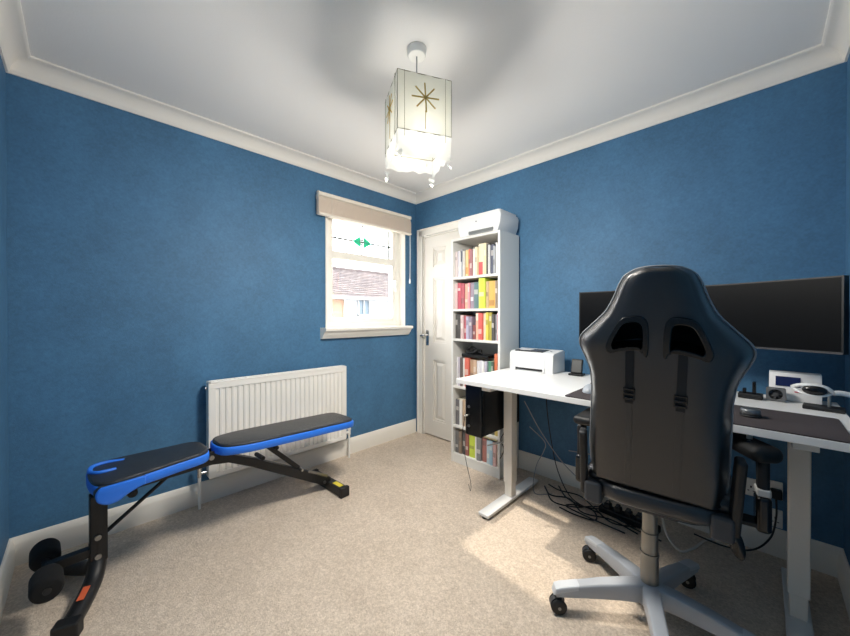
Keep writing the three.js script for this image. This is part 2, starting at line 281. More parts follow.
// ---------------------------------------------------------------- door
{
  const d = group('door_1'); struct(d, 'white six panel door with chrome lever handle beside the bookcase', 'door');
  const x0 = 0.112, x1 = 0.868, y1 = 1.918, zf = -0.012;
  const s = shapeOf([[x0, 0.012], [x1, 0.012], [x1, y1], [x0, y1]]);
  const cols = [[0.225, 0.385], [0.595, 0.755]], rowsP = [[0.155, 0.735], [0.90, 1.515], [1.62, 1.80]];
  const panels = [];
  for (const [a, b] of cols) for (const [c, e] of rowsP) { panels.push([a, b, c, e]); s.holes.push(new THREE.Path([[a, c], [a, e], [b, e], [b, c]].map(([p, q]) => new THREE.Vector2(p, q)))); }
  const g = extrude(s, 0.034); g.translate(0, 0, zf - 0.034);
  mesh('door_leaf', g, M.door, d);
  for (const [a, b, c, e] of panels) {
    const f = extrude((() => { const q = shapeOf([[a, c], [b, c], [b, e], [a, e]]); q.holes.push(new THREE.Path([[a + 0.018, c + 0.018], [a + 0.018, e - 0.018], [b - 0.018, e - 0.018], [b - 0.018, c + 0.018]].map(([p, r]) => new THREE.Vector2(p, r)))); return q; })(), 0.012);
    f.translate(0, 0, zf - 0.022);
    const inner = new THREE.CylinderGeometry(1, 1, 1, 4, 1); inner.dispose();
    const iw = b - a - 0.05, ih = e - c - 0.05, bev = 0.028;
    const field = extrude(shapeOf([[-iw / 2 + bev, -ih / 2 + bev], [iw / 2 - bev, -ih / 2 + bev], [iw / 2 - bev, ih / 2 - bev], [-iw / 2 + bev, ih / 2 - bev]]), 0.001, 0, 1);
    field.translate((a + b) / 2, (c + e) / 2, zf - 0.008);
    // raised field with sloping margins
    const P = (x, y, z) => [(a + b) / 2 + x, (c + e) / 2 + y, zf + z];
    const o = [[-iw / 2, -ih / 2], [iw / 2, -ih / 2], [iw / 2, ih / 2], [-iw / 2, ih / 2]], n = o.map(([x, y]) => [x - Math.sign(x) * bev, y - Math.sign(y) * bev]);
    const pos = []; for (let i = 0; i < 4; i++) { const j = (i + 1) % 4; pos.push(...P(...o[i], -0.019), ...P(...o[j], -0.019), ...P(...n[j], -0.007), ...P(...o[i], -0.019), ...P(...n[j], -0.007), ...P(...n[i], -0.007)); }
    const margin = new THREE.BufferGeometry(); margin.setAttribute('position', new THREE.Float32BufferAttribute(pos, 3)); margin.computeVertexNormals();
    mesh('door_panel', [f, field, margin, box(a, b, c, e, zf - 0.03, zf - 0.019)], M.door, d);
  }
  const h = mesh('door_handle', [box(0.135, 0.172, 0.87, 1.015, zf, zf + 0.008, 0.004), rod(V(0.154, 0.97, zf), V(0.154, 0.97, zf + 0.05), 0.009), tube([V(0.154, 0.97, zf + 0.05), V(0.175, 0.972, zf + 0.054), V(0.19, 0.968, zf + 0.05), V(0.206, 0.963, zf + 0.046)].map((p) => V(0.308 - p.x, p.y, p.z)), 0.0085, 16, 10)], M.chrome, d);
  mesh('keyhole', rod(V(0.154, 0.905, zf + 0.004), V(0.154, 0.905, zf + 0.009), 0.005), M.black, h);
  mesh('door_jamb', [box(0.1, 0.11, 0, 1.93, -T, -0.0, 0), box(0.87, 0.88, 0, 1.93, -T, -0.0, 0), box(0.1, 0.88, 1.92, 1.93, -T, -0.0)], M.trim, d);
  mesh('door_back_lining', box(0.1, 0.88, 0, 1.93, -T - 0.02, -T), M.trim, d);
  // architrave with a moulded face
  const prof = [[0, 0], [0.072, 0], [0.072, 0.016], [0.058, 0.018], [0.05, 0.013], [0.018, 0.011], [0.01, 0.014], [0, 0.011]];
  const arch = (horizontal) => { const g = extrude(shapeOf(prof), horizontal ? 0.924 : 1.93); if (!horizontal) { g.rotateX(-Math.PI / 2); g.translate(0, 0, 0); } else { g.rotateX(-Math.PI / 2); g.rotateZ(Math.PI / 2); } return g; };
  const aL = arch(false); aL.scale(-1, 1, -1); aL.translate(0.102, 0, 0.0);
  const aR = arch(false); aR.scale(1, 1, -1); aR.translate(0.878, 0, 0.0);
  mesh('architrave', [box(0.03, 0.102, 0, 2.002, 0, 0.012, 0.003), box(0.03, 0.048, 0, 2.002, 0, 0.019, 0.004), box(0.09, 0.102, 0, 1.942, 0, 0.015, 0.003)], M.trim, d);
  mesh('architrave', [box(0.878, 0.95, 0, 2.002, 0, 0.012, 0.003), box(0.932, 0.95, 0, 2.002, 0, 0.019, 0.004)], M.trim, d);
  mesh('architrave', [box(0.03, 0.95, 1.93, 2.002, 0, 0.012, 0.003), box(0.03, 0.95, 1.984, 2.002, 0, 0.019, 0.004), box(0.09, 0.89, 1.93, 1.942, 0, 0.015, 0.003)], M.trim, d);
}

// ---------------------------------------------------------------- radiator
{
  const z0 = 0.868, z1 = 1.818, y0 = 0.17, y1 = 0.757;
  const r = thing('radiator', 'white ribbed panel radiator under the window behind the bench', 'radiator', [0.0, 0, (z0 + z1) / 2]);
  const L = (z1 - z0) / 2, n = 26, xf = 0.1, pts = [[0.088, -L], [xf - 0.004, -L]];
  pts.push([xf, -L + 0.004]);
  for (let i = 0; i < n; i++) { const c = -L + 0.03 + (i + 0.5) * (2 * L - 0.06) / n, p = (2 * L - 0.06) / n; pts.push([xf, c - p * 0.33], [xf - 0.009, c - p * 0.2], [xf - 0.009, c + p * 0.2], [xf, c + p * 0.33]); }
  pts.push([xf, L - 0.004], [xf - 0.004, L], [0.088, L]);
  const g = extrude(shapeOf(pts.map(([x, z]) => [x, -z])), y1 - y0 - 0.075); g.rotateX(-Math.PI / 2); g.translate(0, y0 + 0.03, 0);
  mesh('front_panel', [g, box(0.088, xf, y1 - 0.046, y1 - 0.012, -L, L, 0.004), box(0.088, xf, y0, y0 + 0.031, -L, L, 0.004)], M.radiator, r);
  mesh('rear_panel', box(0.04, 0.052, y0, y1 - 0.012, -L, L, 0.004), M.radiator, r);
  const fins = []; for (let i = 0; i < 30; i++) fins.push(box(0.052, 0.088, y0 + 0.06, y1 - 0.05, -L + 0.03 + i * (2 * L - 0.06) / 29 - 0.001, -L + 0.03 + i * (2 * L - 0.06) / 29 + 0.001));
  mesh('convector_fins', fins, M.radiator, r);
  const grille = [box(0.038, 0.102, y1 - 0.012, y1, -L, -L + 0.012, 0.003), box(0.038, 0.102, y1 - 0.012, y1, L - 0.012, L, 0.003), box(0.038, 0.05, y1 - 0.012, y1, -L, L, 0.003), box(0.09, 0.102, y1 - 0.012, y1, -L, L, 0.003)];
  for (let i = 0; i < 40; i++) { const z = -L + 0.015 + i * (2 * L - 0.03) / 39; grille.push(box(0.048, 0.092, y1 - 0.01, y1 - 0.003, z - 0.004, z + 0.004)); }
  mesh('top_grille', grille, M.radiator, r);
  for (const s of [-1, 1]) mesh('side_panel', box(0.04, 0.1, y0 + 0.01, y1 - 0.004, s * L - 0.003, s * L + 0.003, 0.002), M.radiator, r);
  for (const z of [-0.3, 0.3]) mesh('wall_bracket', box(0, 0.042, 0.25, 0.62, z - 0.015, z + 0.015), M.radiator, r);
  for (const s of [-1, 1]) {
    const v = mesh('valve', [rod(V(0.07, y0 + 0.04, s * L), V(0.07, y0 + 0.04, s * (L + 0.05)), 0.009), rod(V(0.07, y0 + 0.02, s * (L + 0.045)), V(0.07, y0 + 0.06, s * (L + 0.045)), 0.012), rod(V(0.07, y0 + 0.06, s * (L + 0.045)), V(0.07, y0 + 0.1, s * (L + 0.045)), 0.015, 0.013)], s < 0 ? M.outlet : M.chrome, r);
    mesh('pipe', rod(V(0.07, 0, s * (L + 0.045)), V(0.07, y0 + 0.02, s * (L + 0.045)), 0.0085), M.outlet, v);
  }
  mesh('bleed_plug', rod(V(0.07, y1 - 0.04, L), V(0.07, y1 - 0.04, L + 0.014), 0.009), M.chrome, r);
}

// ---------------------------------------------------------------- pendant lamp
{
  const { x, z, half, top, band, bottom } = LAMP;
  // the shade is turned so that its near face runs along (0.238, 0.08) in the camera's right / forward axes
  const right = V(0.7111, 0, -0.7031), fwd = V(-0.7031, 0, -0.7111);
  const ab = right.clone().multiplyScalar(0.238).addScaledVector(fwd, 0.08).normalize();
  const turn = Math.atan2(-ab.z, ab.x);                                 // local +x runs along the near face, local +z faces the camera
  const p = thing('pendant_lamp', 'square cream cloth pendant lamp with straw star hanging from ceiling', 'lamp', [x, H, z], turn);
  const Y = (y) => y - H;
  mesh('ceiling_rose', lathe([[0, -0.034], [0.034, -0.034], [0.041, -0.03], [0.044, -0.006], [0.044, 0], [0, 0]], 36), M.outlet, p);
  mesh('cord', rod(V(0, -0.032, 0), V(0, Y(2.03), 0), 0.003), M.cableGrey, p);
  mesh('lamp_holder', lathe([[0, Y(1.96)], [0.02, Y(1.96)], [0.021, Y(2.0)], [0.014, Y(2.04)], [0, Y(2.045)]], 20), M.outlet, p);
  const bulb = mesh('bulb', new THREE.SphereGeometry(0.03, 24, 18).translate(0, Y(1.925), 0), new THREE.MeshStandardMaterial({ color: 0xffffff, emissive: LAMP_COLOR, emissiveIntensity: 4, roughness: 0.5 }), p);
  const h = half, ny = Y(top), by = Y(band), ly = Y(bottom);
  // wire frame: top square, band square, four corner wires
  const sq = (y, k = 1) => [[-1, -1], [1, -1], [1, 1], [-1, 1]].map(([a, b]) => V(a * h * k, y, b * h * k));
  const wires = []; for (const y of [ny, by]) { const c = sq(y); for (let i = 0; i < 4; i++) wires.push(rod(c[i], c[(i + 1) % 4], 0.0016, 0.0016, 6)); }
  sq(ny).forEach((q) => wires.push(rod(q, V(q.x, by, q.z), 0.0014, 0.0014, 6)));
  wires.push(rod(V(-h, ny, 0), V(h, ny, 0), 0.0016, 0.0016, 6), rod(V(0, ny, -h), V(0, ny, h), 0.0016, 0.0016, 6));
  mesh('wire_frame', wires, M.wire, p);
  // cloth sides above the band, a loose skirt below it
  const sheet = (k, ya, yb, waves, flare, ragged, out = 0) => {
    const nu = 28, nv = 14, g = new THREE.PlaneGeometry(2 * h, 1, nu, nv), q = g.attributes.position;
    for (let i = 0; i < q.count; i++) {
      const s = q.getX(i) / h, t = 0.5 - q.getY(i);                     // t 0 top to 1 bottom
      const end = yb + ragged * (0.35 * Math.sin(3.1 * s + k * 1.7) + 0.3 * Math.sin(7.3 * s + k) + 0.25 * Math.sin(13 * s + 2 * k));
      const wob = waves * Math.sin(5 * s + 3 * t + k * 2) * Math.sin(Math.PI * Math.min(1, t * 1.2)) + waves * 0.5 * Math.sin(11 * s + 4 * t + k);
      q.setXYZ(i, s * (h + flare * t), ya + (end - ya) * t, h + 0.001 + out + flare * t + wob * (1 - Math.pow(Math.abs(s), 6)));
    }
    g.computeVertexNormals(); g.rotateY(k * Math.PI / 2); return g;
  };
  const shade = group('shade', p);
  for (let k = 0; k < 4; k++) mesh('cloth_panel', sheet(k, ny, by, 0.0022, 0, 0), M.cloth, shade);
  for (let k = 0; k < 4; k++) mesh('cloth_skirt', sheet(k, by, [ly + 0.012, ly + 0.03, ly + 0.045, ly + 0.04][k], 0.004, -0.003, 0.011), M.clothLow, shade);
  // hem strips, seams and hanging corners on the visible faces
  for (let k = 0; k < 4; k++) for (const s of [-1, 1]) {
    const g = rod(V(s * h * 0.76, ny, h + 0.0042), V(s * h * 0.76, by - 0.03, h + 0.0042), 0.0009, 0.0009, 5); g.rotateY(k * Math.PI / 2); mesh('seam', g, M.wire, shade);
  }
  for (const [sx, sz, len] of [[1, 1, 0.055], [-1, 1, 0.04], [-1, -1, 0.05], [1, -1, 0.045]]) {
    const g = new THREE.PlaneGeometry(0.035, len, 4, 8), q = g.attributes.position;
    for (let i = 0; i < q.count; i++) { const t = 0.5 - q.getY(i) / len; q.setX(i, q.getX(i) * (1 - 0.75 * t)); q.setZ(i, 0.007 * Math.sin(9 * t + q.getX(i) * 120)); }
    g.computeVertexNormals(); g.rotateY(Math.atan2(sx, sz) + 0.2); g.translate(sx * (h - 0.006), ly - len / 2 + 0.03, sz * (h - 0.006)); mesh('cloth_tail', g, M.clothLow, shade);
  }
  // star of eight straw rays on each of the four faces
  for (let k = 0; k < 4; k++) {
    const rays = []; for (let j = 0; j < 8; j++) { const a = j * Math.PI / 4 + 0.06, len = j % 2 ? 0.058 : 0.06; rays.push(bar(V(0.006 * Math.cos(a), 0.006 * Math.sin(a), 0), V(len * Math.cos(a), len * Math.sin(a), 0), 0.006, 0.0024, 0.001, V(0, 0, 1))); }
    const g = merge(rays); g.translate(0.0, (ny + by) / 2 + 0.022, h + 0.0065); g.rotateY(k * Math.PI / 2);
    const st = mesh('straw_star', g, M.straw, shade);
    mesh('star_knot', new THREE.SphereGeometry(0.006, 10, 8).translate(0, (ny + by) / 2 + 0.022, h + 0.007).rotateY(k * Math.PI / 2), M.straw, st);
    mesh('star_thread', rod(V(0, (ny + by) / 2 - 0.03, h + 0.0055), V(0, by + 0.012, h + 0.0055), 0.0012, 0.0012, 5).rotateY(k * Math.PI / 2), M.straw, st);
  }
  p.updateMatrixWorld(true);
  // the lamp's light: the bulb hangs above the skirt, so the cloth throws its light outwards and partly down
  const inner = new THREE.PointLight(LAMP_COLOR, BULB_LIGHT, 0, 2); inner.position.set(x, 1.925, z); inner.castShadow = true; inner.shadow.radius = 4.5; inner.name = 'pendant_bulb_glow'; scene.add(inner);
  const face = (dir, centre, w, hh, power) => { const l = new THREE.RectAreaLight(LAMP_COLOR, power, w, hh); l.position.copy(centre); l.lookAt(centre.clone().add(dir)); l.name = 'pendant_face_glow'; scene.add(l); };
  for (let k = 0; k < 8; k++) { const d = V(0, 0, 1).applyAxisAngle(V(0, 1, 0), turn + k * Math.PI / 4); face(V(d.x, -0.52, d.z), V(x, 1.85, z).addScaledVector(d, (k % 2 ? 1.38 : 1) * h + 0.025), h, 0.12, SIDE_LIGHT); }
  face(V(0, -1, 0), V(x, 1.745, z), 2 * h, 2 * h, BOTTOM_LIGHT);
  face(V(0, 1, 0), V(x, top + 0.006, z), 2 * h, 2 * h, TOP_LIGHT);     // open top of the shade
}

// ---------------------------------------------------------------- bookcase and books
const BC = { x0: 0.702, x1: 1.15, z0: 0.022, z1: 0.285, h: 1.762 };
const TIERS = [1.459, 1.21, 0.977, 0.606, 0.294, 0.072];                // top face of each board, from the top
{
  const b = thing('bookcase', 'tall narrow white bookcase in front of the panelled door', 'bookcase', [(BC.x0 + BC.x1) / 2, 0, (BC.z0 + BC.z1) / 2]);
  const w = (BC.x1 - BC.x0) / 2, d = (BC.z1 - BC.z0) / 2, t = 0.018;
  for (const s of [-1, 1]) mesh('side_panel', box(s * w, s * (w - t), 0, BC.h, -d, d, 0.0015), M.melamine, b);
  mesh('top_board', box(-w + t, w - t, BC.h - t, BC.h, -d, d, 0.0015), M.melamine, b);
  for (const y of TIERS) mesh('shelf_board', box(-w + t, w - t, y - t, y, -d + 0.006, d - 0.003, 0.0015), M.melamine, b);
  mesh('back_board', box(-w + t, w - t, 0.01, BC.h - t, -d, -d + 0.005), M.melamine, b);
  mesh('plinth', box(-w + t, w - t, 0, 0.054, d - 0.022, d - 0.004, 0.001), M.melamine, b);
}
{
  const shelfName = ['top', 'second', 'third', 'fourth', 'fifth', 'bottom'];
  const ordinal = ['first', 'second', 'third', 'fourth', 'fifth', 'sixth', 'seventh', 'eighth', 'ninth', 'tenth', 'eleventh', 'twelfth', 'thirteenth', 'fourteenth', 'fifteenth', 'sixteenth', 'seventeenth', 'eighteenth', 'nineteenth'];
  // [width share, height, colour, words, band colour, band from, band to]
  const rowsB = [
    [[15, .205, 0xe8d9d8, 'pale pink'], [20, .21, 0xdcd8e2, 'lilac white'], [15, .2, 0xf0eeea, 'white'], [17, .215, 0xa9adb5, 'grey', 0x2b3452, .55, .95], [18, .2, 0xd5d2cb, 'light grey'], [25, .205, 0xe5c98c, 'cream and yellow', 0xe09a4a, .1, .35], [15, .21, 0xd9603a, 'orange red'], [22, .2, 0x9c5a62, 'dull maroon'], [20, .205, 0xf2efe8, 'white'], [20, .215, 0xe6dcb8, 'cream'], [42, .235, 0xeadfbe, 'tall cream', 0xd8454a, .02, .42], [20, .235, 0xe3d6a8, 'tall pale yellow'], [18, .23, 0x2a2624, 'black'], [12, .215, 0xd8dadc, 'pale grey'], [25, .215, 0x34405f, 'navy'], [15, .2, 0x9aa0a6, 'mid grey'], [12, .225, 0xf0f0ee, 'white'], [16, .21, 0xc9c2b8, 'stone coloured']],
    [[17, .2, 0xeac9ca, 'pale pink'], [27, .205, 0xc23a55, 'crimson', 0xe9c9c8, .7, .8], [25, .2, 0xb63a52, 'deep crimson'], [25, .195, 0xd6a98e, 'tan'], [17, .2, 0xdc8f9a, 'rose pink'], [28, .2, 0x8f7f92, 'mauve grey', 0xd8d4dc, .3, .45], [36, .2, 0x3d6a70, 'teal'], [45, .228, 0xc8e01a, 'tall lime green'], [20, .2, 0xc9ad80, 'sand coloured'], [46, .2, 0xe0ac45, 'amber yellow', 0xb98230, .1, .3], [16, .2, 0x7d6b58, 'brown'], [12, .195, 0xe2d9c4, 'cream']],
    [[22, .19, 0x17181a, 'black ring bound'], [22, .19, 0x141416, 'black wire bound'], [24, .185, 0xd0b3b1, 'dusty pink'], [20, .18, 0xb23a52, 'crimson'], [20, .175, 0xb6b2cc, 'lilac'], [24, .17, 0x86788f, 'mauve'], [20, .11, 0x8a3138, 'short dark red'], [23, .205, 0xeab49a, 'salmon', 0xf3e4d0, .7, .95], [30, .2, 0xd8483f, 'bright red'], [22, .2, 0xf0dcc4, 'cream'], [20, .205, 0xd6c832, 'yellow'], [20, .205, 0xb2a528, 'olive yellow'], [20, .19, 0x1d1e20, 'black'], [12, .19, 0x9a9aa2, 'grey'], [18, .2, 0xd7849a, 'pink']],
    [[16, .225, 0xb9b5b4, 'grey'], [15, .225, 0xe2dfe0, 'off white'], [15, .225, 0xc5bccb, 'lilac'], [19, .22, 0x4e3f3a, 'dark brown'], [18, .22, 0xeceae6, 'white'], [40, .225, 0xdc5a42, 'orange red'], [36, .215, 0xb8906e, 'tan brown'], [24, .215, 0xcfae90, 'light tan'], [20, .21, 0xefedf0, 'white'], [30, .215, 0xdedde4, 'pale grey'], [20, .21, 0xf3f2f4, 'white'], [20, .215, 0xc2bed2, 'lilac grey'], [30, .215, 0x4f9a78, 'green'], [18, .215, 0x2d5a48, 'dark green'], [25, .275, 0xe2703c, 'tall orange'], [17, .21, 0x7c3236, 'dark red']],
    [[20, .2, 0x55555c, 'charcoal'], [15, .2, 0xe6e4e0, 'white'], [18, .205, 0xb79a7c, 'light brown'], [16, .2, 0xdcd0c0, 'beige'], [24, .19, 0x4a566c, 'slate blue'], [22, .195, 0x9a8f86, 'taupe'], [26, .2, 0x6d4a44, 'red brown'], [22, .19, 0xd8d3c4, 'ivory'], [24, .2, 0x3f4a44, 'dark green'], [20, .195, 0xc9b04a, 'mustard']],
    [[25, .175, 0x55585a, 'charcoal'], [20, .175, 0x7c6552, 'brown'], [22, .18, 0x2f2f33, 'black'], [22, .175, 0x93443c, 'brick red'], [40, .18, 0xc6d81f, 'lime green'], [15, .175, 0xece9e4, 'white'], [30, .175, 0x6f7276, 'slate grey'], [30, .175, 0xa86058, 'rust red'], [20, .17, 0xb8ccd6, 'pale blue'], [20, .175, 0x9cc0d4, 'light blue'], [20, .17, 0xd6aaa6, 'dusty pink'], [15, .17, 0xe2d8c2, 'cream']],
  ];
  const coverCache = {}; const cover = (c) => coverCache[c] ??= mat(new THREE.Color(c).lerp(new THREE.Color(0xd8d2c8), 0.12), 0.5);
  rowsB.forEach((row, r) => {
    const a = BC.x0 + 0.0205, b = BC.x1 - 0.0205, total = row.reduce((s, q) => s + q[0], 0);
    let x = a;
    row.forEach(([wpx, hgt, col, words, bandCol, b0, b1], i) => {
      const slot = wpx / total * (b - a), w = slot - 0.0012, depth = rr(0.14, 0.185), front = BC.z1 - rr(0.014, 0.032), cx = x + slot / 2; x += slot;
      const lab = `${words} book, ${ordinal[i]} from the door side on bookcase's ${shelfName[r]} shelf`;
      const o = thing('book', lab, 'book', [cx, TIERS[r], front - depth / 2], 0, `books on the ${shelfName[r]} shelf`);
      const t = Math.min(0.002, w * 0.2), hd = depth / 2, m = cover(col), H2 = hgt * 1;
      // cover: rounded spine and two boards
      const s = new THREE.Shape(); s.moveTo(-w / 2, -hd); s.lineTo(-w / 2, hd - w * 0.18); s.quadraticCurveTo(-w / 2, hd, 0, hd); s.quadraticCurveTo(w / 2, hd, w / 2, hd - w * 0.18); s.lineTo(w / 2, -hd); s.lineTo(w / 2 - t, -hd); s.lineTo(w / 2 - t, hd - w * 0.18 - t); s.lineTo(-w / 2 + t, hd - w * 0.18 - t); s.lineTo(-w / 2 + t, -hd); s.closePath();
      const g = extrude(s, H2, 0, 1, 4); g.rotateX(Math.PI / 2); g.translate(0, H2, 0);
      mesh('cover', g, m, o);
      mesh('pages', box(-w / 2 + t, w / 2 - t, 0.002, H2 - 0.003, -hd + 0.003, hd - w * 0.18 - t), M.pages, o);
      const bands = [];
      if (bandCol !== undefined) bands.push([bandCol, b0, b1]); else { const tint = new THREE.Color(col).lerp(new THREE.Color((i + r) % 3 ? 0xf4efe6 : 0x3a3438), 0.45).getHex(), u = 0.2 + 0.5 * rnd(); bands.push([tint, u, u + 0.12 + 0.1 * rnd()]); }
      for (const [c, u, v] of bands) mesh('spine_band', box(-w * 0.36, w * 0.36, H2 * u, H2 * v, hd - 0.004, hd + 0.0006), cover(c), o);
    });
  });
  // black device with its lead lying on the fourth shelf's books
  const y = TIERS[3] + 0.2265;
  const d = thing('network_router', 'flat black electronic device and coiled lead on the fourth shelf books', 'device', [0.93, y, 0.2]);
  mesh('body', box(-0.15, 0.1, 0.001, 0.03, -0.06, 0.055, 0.008), M.blackGloss, d);
  mesh('lead', tube([V(-0.1, 0.03, 0.03), V(-0.12, 0.06, 0.03), V(-0.06, 0.075, 0.02), V(-0.02, 0.06, 0.03), V(-0.06, 0.038, 0.035), V(-0.11, 0.05, 0.02), V(-0.08, 0.082, 0.01), V(-0.01, 0.05, 0.02), V(0.03, 0.035, 0.03)], 0.007, 60, 8), M.black, d);
  mesh('adapter', box(-0.075, -0.01, 0.03, 0.062, -0.03, 0.012, 0.006), M.black, d);
  // paperback lying flat on the bottom row
  const f = thing('flat_book', 'yellow and white paperback lying flat above the bottom row', 'book', [1.03, TIERS[5] + 0.1815, 0.2]);
  mesh('cover', [box(-0.075, 0.075, 0, 0.0015, -0.05, 0.06), box(-0.075, 0.075, 0.0135, 0.015, -0.05, 0.06), box(-0.075, 0.075, 0, 0.015, 0.0585, 0.06)], mat(0xefe6b8, 0.5), f);
  mesh('pages', box(-0.072, 0.072, 0.0015, 0.0135, -0.048, 0.0585), M.pages, f);
  mesh('cover_patch', box(-0.03, 0.03, 0.0148, 0.0154, -0.02, 0.04), M.yellow, f);
}
// inkjet printer on the bookcase
{
  const p = thing('inkjet_printer', 'white multifunction printer on top of the bookcase', 'printer', [0.968, BC.h, 0.165]);
  // body tapers towards the base at both ends
  const s = shapeOf([[-0.165, 0.002], [0.16, 0.002], [0.178, 0.05], [0.184, 0.108], [0.178, 0.124], [-0.182, 0.124], [-0.19, 0.108], [-0.186, 0.05]]);
  const g = extrude(s, 0.24, 0.006, 3); g.translate(0, 0.004, -0.12); 
  mesh('body', toCreasedNormals(g, 0.5), M.printerWhite, p);
  const lid = extrude(rounded(0.35, 0.235, 0.02), 0.012, 0.004, 2); lid.rotateX(-Math.PI / 2); lid.translate(0, 0.135, 0.0);
  const l = mesh('scanner_lid', lid, M.printerWhite, p);
  mesh('hinge_cover', box(-0.13, 0.13, 0.137, 0.16, -0.115, -0.05, 0.008), mat(0xdcdedd, 0.5), l);
  mesh('output_slot', box(-0.09, 0.13, 0.008, 0.03, 0.1, 0.1285, 0.003), mat(0x6f7473, 0.6), p);
  mesh('output_tray', box(-0.08, 0.125, 0.002, 0.008, 0.05, 0.135, 0.002), M.printerGrey, p);
  mesh('power_button', rod(V(-0.02, 0.095, 0.125), V(-0.02, 0.095, 0.128), 0.006), M.printerGrey, p);
}

// ---------------------------------------------------------------- desk
const DT = 0.785, DK = { x0: 1.175, x1: 2.69, z0: 0.09, z1: 0.80 };
{
  const d = thing('standing_desk', 'white height adjustable desk with two T shaped legs', 'desk', [1.93, 0, 0.46]);
  const X = (x) => x - 1.93, Z = (z) => z - 0.46;
  mesh('table_top', box(X(DK.x0), X(DK.x1), DT - 0.026, DT, Z(DK.z0), Z(DK.z1), 0.002), M.desktop, d);
  mesh('cross_beam', [box(X(1.4), X(2.52), DT - 0.062, DT - 0.028, Z(0.36), Z(0.40), 0.003), box(X(1.4), X(2.52), DT - 0.062, DT - 0.028, Z(0.52), Z(0.56), 0.003)], M.deskLeg, d);
  for (const [x, w0] of [[1.338, 1], [2.562, -1]]) {
    const l = group('leg', d);
    mesh('outer_column', box(X(x) - 0.029, X(x) + 0.029, 0.115, DT - 0.062, Z(0.43), Z(0.495), 0.004), M.deskLeg, l);
    mesh('inner_column', box(X(x) - 0.024, X(x) + 0.024, 0.029, 0.13, Z(0.436), Z(0.489), 0.003), M.deskLeg, l);
    mesh('side_bracket', box(X(x) - 0.03, X(x) + 0.03, DT - 0.062, DT - 0.027, Z(0.17), Z(0.73), 0.003), M.deskLeg, l);
    const f = mesh('foot', box(X(x) - 0.035, X(x) + 0.035, 0.012, 0.03, Z(0.15), Z(0.755), 0.004), M.desktop, l);
    for (const z of [0.17, 0.737]) mesh('glide', rod(V(X(x), 0, Z(z)), V(X(x), 0.013, Z(z)), 0.016), M.black, l);
  }
  mesh('cable_tray', box(X(1.5), X(2.4), DT - 0.09, DT - 0.066, Z(0.14), Z(0.2), 0.003), M.black, d);
}
// computer tower hanging below the desk end
{
  const t = thing('computer_tower', 'black computer tower hung under the desk end', 'computer', [1.222, 0.432, 0.47]);
  mesh('case', box(-0.058, 0.06, 0, 0.311, -0.22, 0.205, 0.004), M.black, t);
  const fr = mesh('front_panel', box(-0.06, 0.062, -0.004, 0.312, 0.205, 0.228, 0.01), M.blackGloss, t);
  for (const y of [0.055, 0.172]) mesh('button', rod(V(-0.028, y, 0.226), V(-0.028, y, 0.233), 0.009), M.steel, fr);
  mesh('usb_plug', box(-0.05, -0.036, 0.112, 0.12, 0.226, 0.25, 0.002), M.outlet, fr);
  mesh('side_panel', box(0.06, 0.064, 0.012, 0.3, -0.205, 0.195, 0.002), M.black, t);
  mesh('desk_mount', [box(-0.05, 0.05, 0.311, 0.326, -0.15, 0.15, 0.002)], M.darkGrey, t);
}
// laser printer
{
  const p = thing('laser_printer', 'small white laser printer on the desk next to the bookcase', 'printer', [1.368, DT + 0.001, 0.17]);
  const s = shapeOf([[-0.085, 0.004], [0.086, 0.004], [0.09, 0.03], [0.086, 0.112], [0.07, 0.124], [-0.07, 0.135], [-0.084, 0.13]]);
  const g = extrude(s, 0.3, 0.005, 3); g.rotateY(-Math.PI / 2); g.translate(0.15, 0, 0);
  mesh('body', toCreasedNormals(g, 0.4), M.printerWhite, p);
  mesh('front_door', box(-0.125, 0.1, 0.026, 0.108, 0.082, 0.0965, 0.005), mat(0xe3e6ea, 0.4), p);
  const tr = mesh('output_tray', box(-0.125, 0.075, 0.118, 0.1385, -0.055, 0.072, 0.004), M.darkGrey, p);
  mesh('paper_flap', box(-0.1, -0.02, 0.137, 0.141, -0.01, 0.05, 0.002), M.printerWhite, tr);
  mesh('feed_slot', box(-0.12, 0.095, 0.008, 0.021, 0.08, 0.0965, 0.002), M.black, p);
  for (const x of [-0.11, 0.095]) mesh('paper_guide', box(x - 0.006, x + 0.006, 0.004, 0.03, 0.09, 0.105, 0.002), M.printerWhite, p);
  mesh('control_button', rod(V(0.11, 0.13, 0.02), V(0.11, 0.137, 0.02), 0.007), M.printerGrey, p);
}
tag(mesh('paper_sheet', (() => { const g = new RoundedBoxGeometry(0.2, 0.0012, 0.16, 1, 0.0004); g.rotateY(0.12); return g.translate(1.36, DT + 0.0012, 0.355); })(), M.paper), 'blank white paper sheet in front of the laser printer', 'paper');
// slim dark clock leaning back on its stand
{
  const c = thing('phone_dock', 'small dark grey device on a stand behind the gaming chair', 'device', [1.64, DT + 0.001, 0.18], 0.1);
  mesh('base', box(-0.042, 0.042, 0, 0.012, -0.03, 0.04, 0.004), M.black, c);
  const g = new RoundedBoxGeometry(0.066, 0.09, 0.02, 2, 0.005); g.rotateX(-0.3); g.translate(0, 0.054, 0.0);
  const b = mesh('slab', g, M.black, c);
  const f = new THREE.BoxGeometry(0.054, 0.074, 0.002); f.rotateX(-0.3); f.translate(0, 0.056, 0.0105); mesh('face_plate', f, mat(0x343635, 0.45), b);
}
// desk mat
tag(mesh('desk_mat', (() => { const g = extrude(rounded(0.84, 0.33, 0.012), 0.003, 0.0006, 1); g.rotateX(-Math.PI / 2); return g.translate(2.235, DT + 0.001, 0.632); })(), M.mat), 'long dark grey brown mat along the front of the desk', 'desk mat');
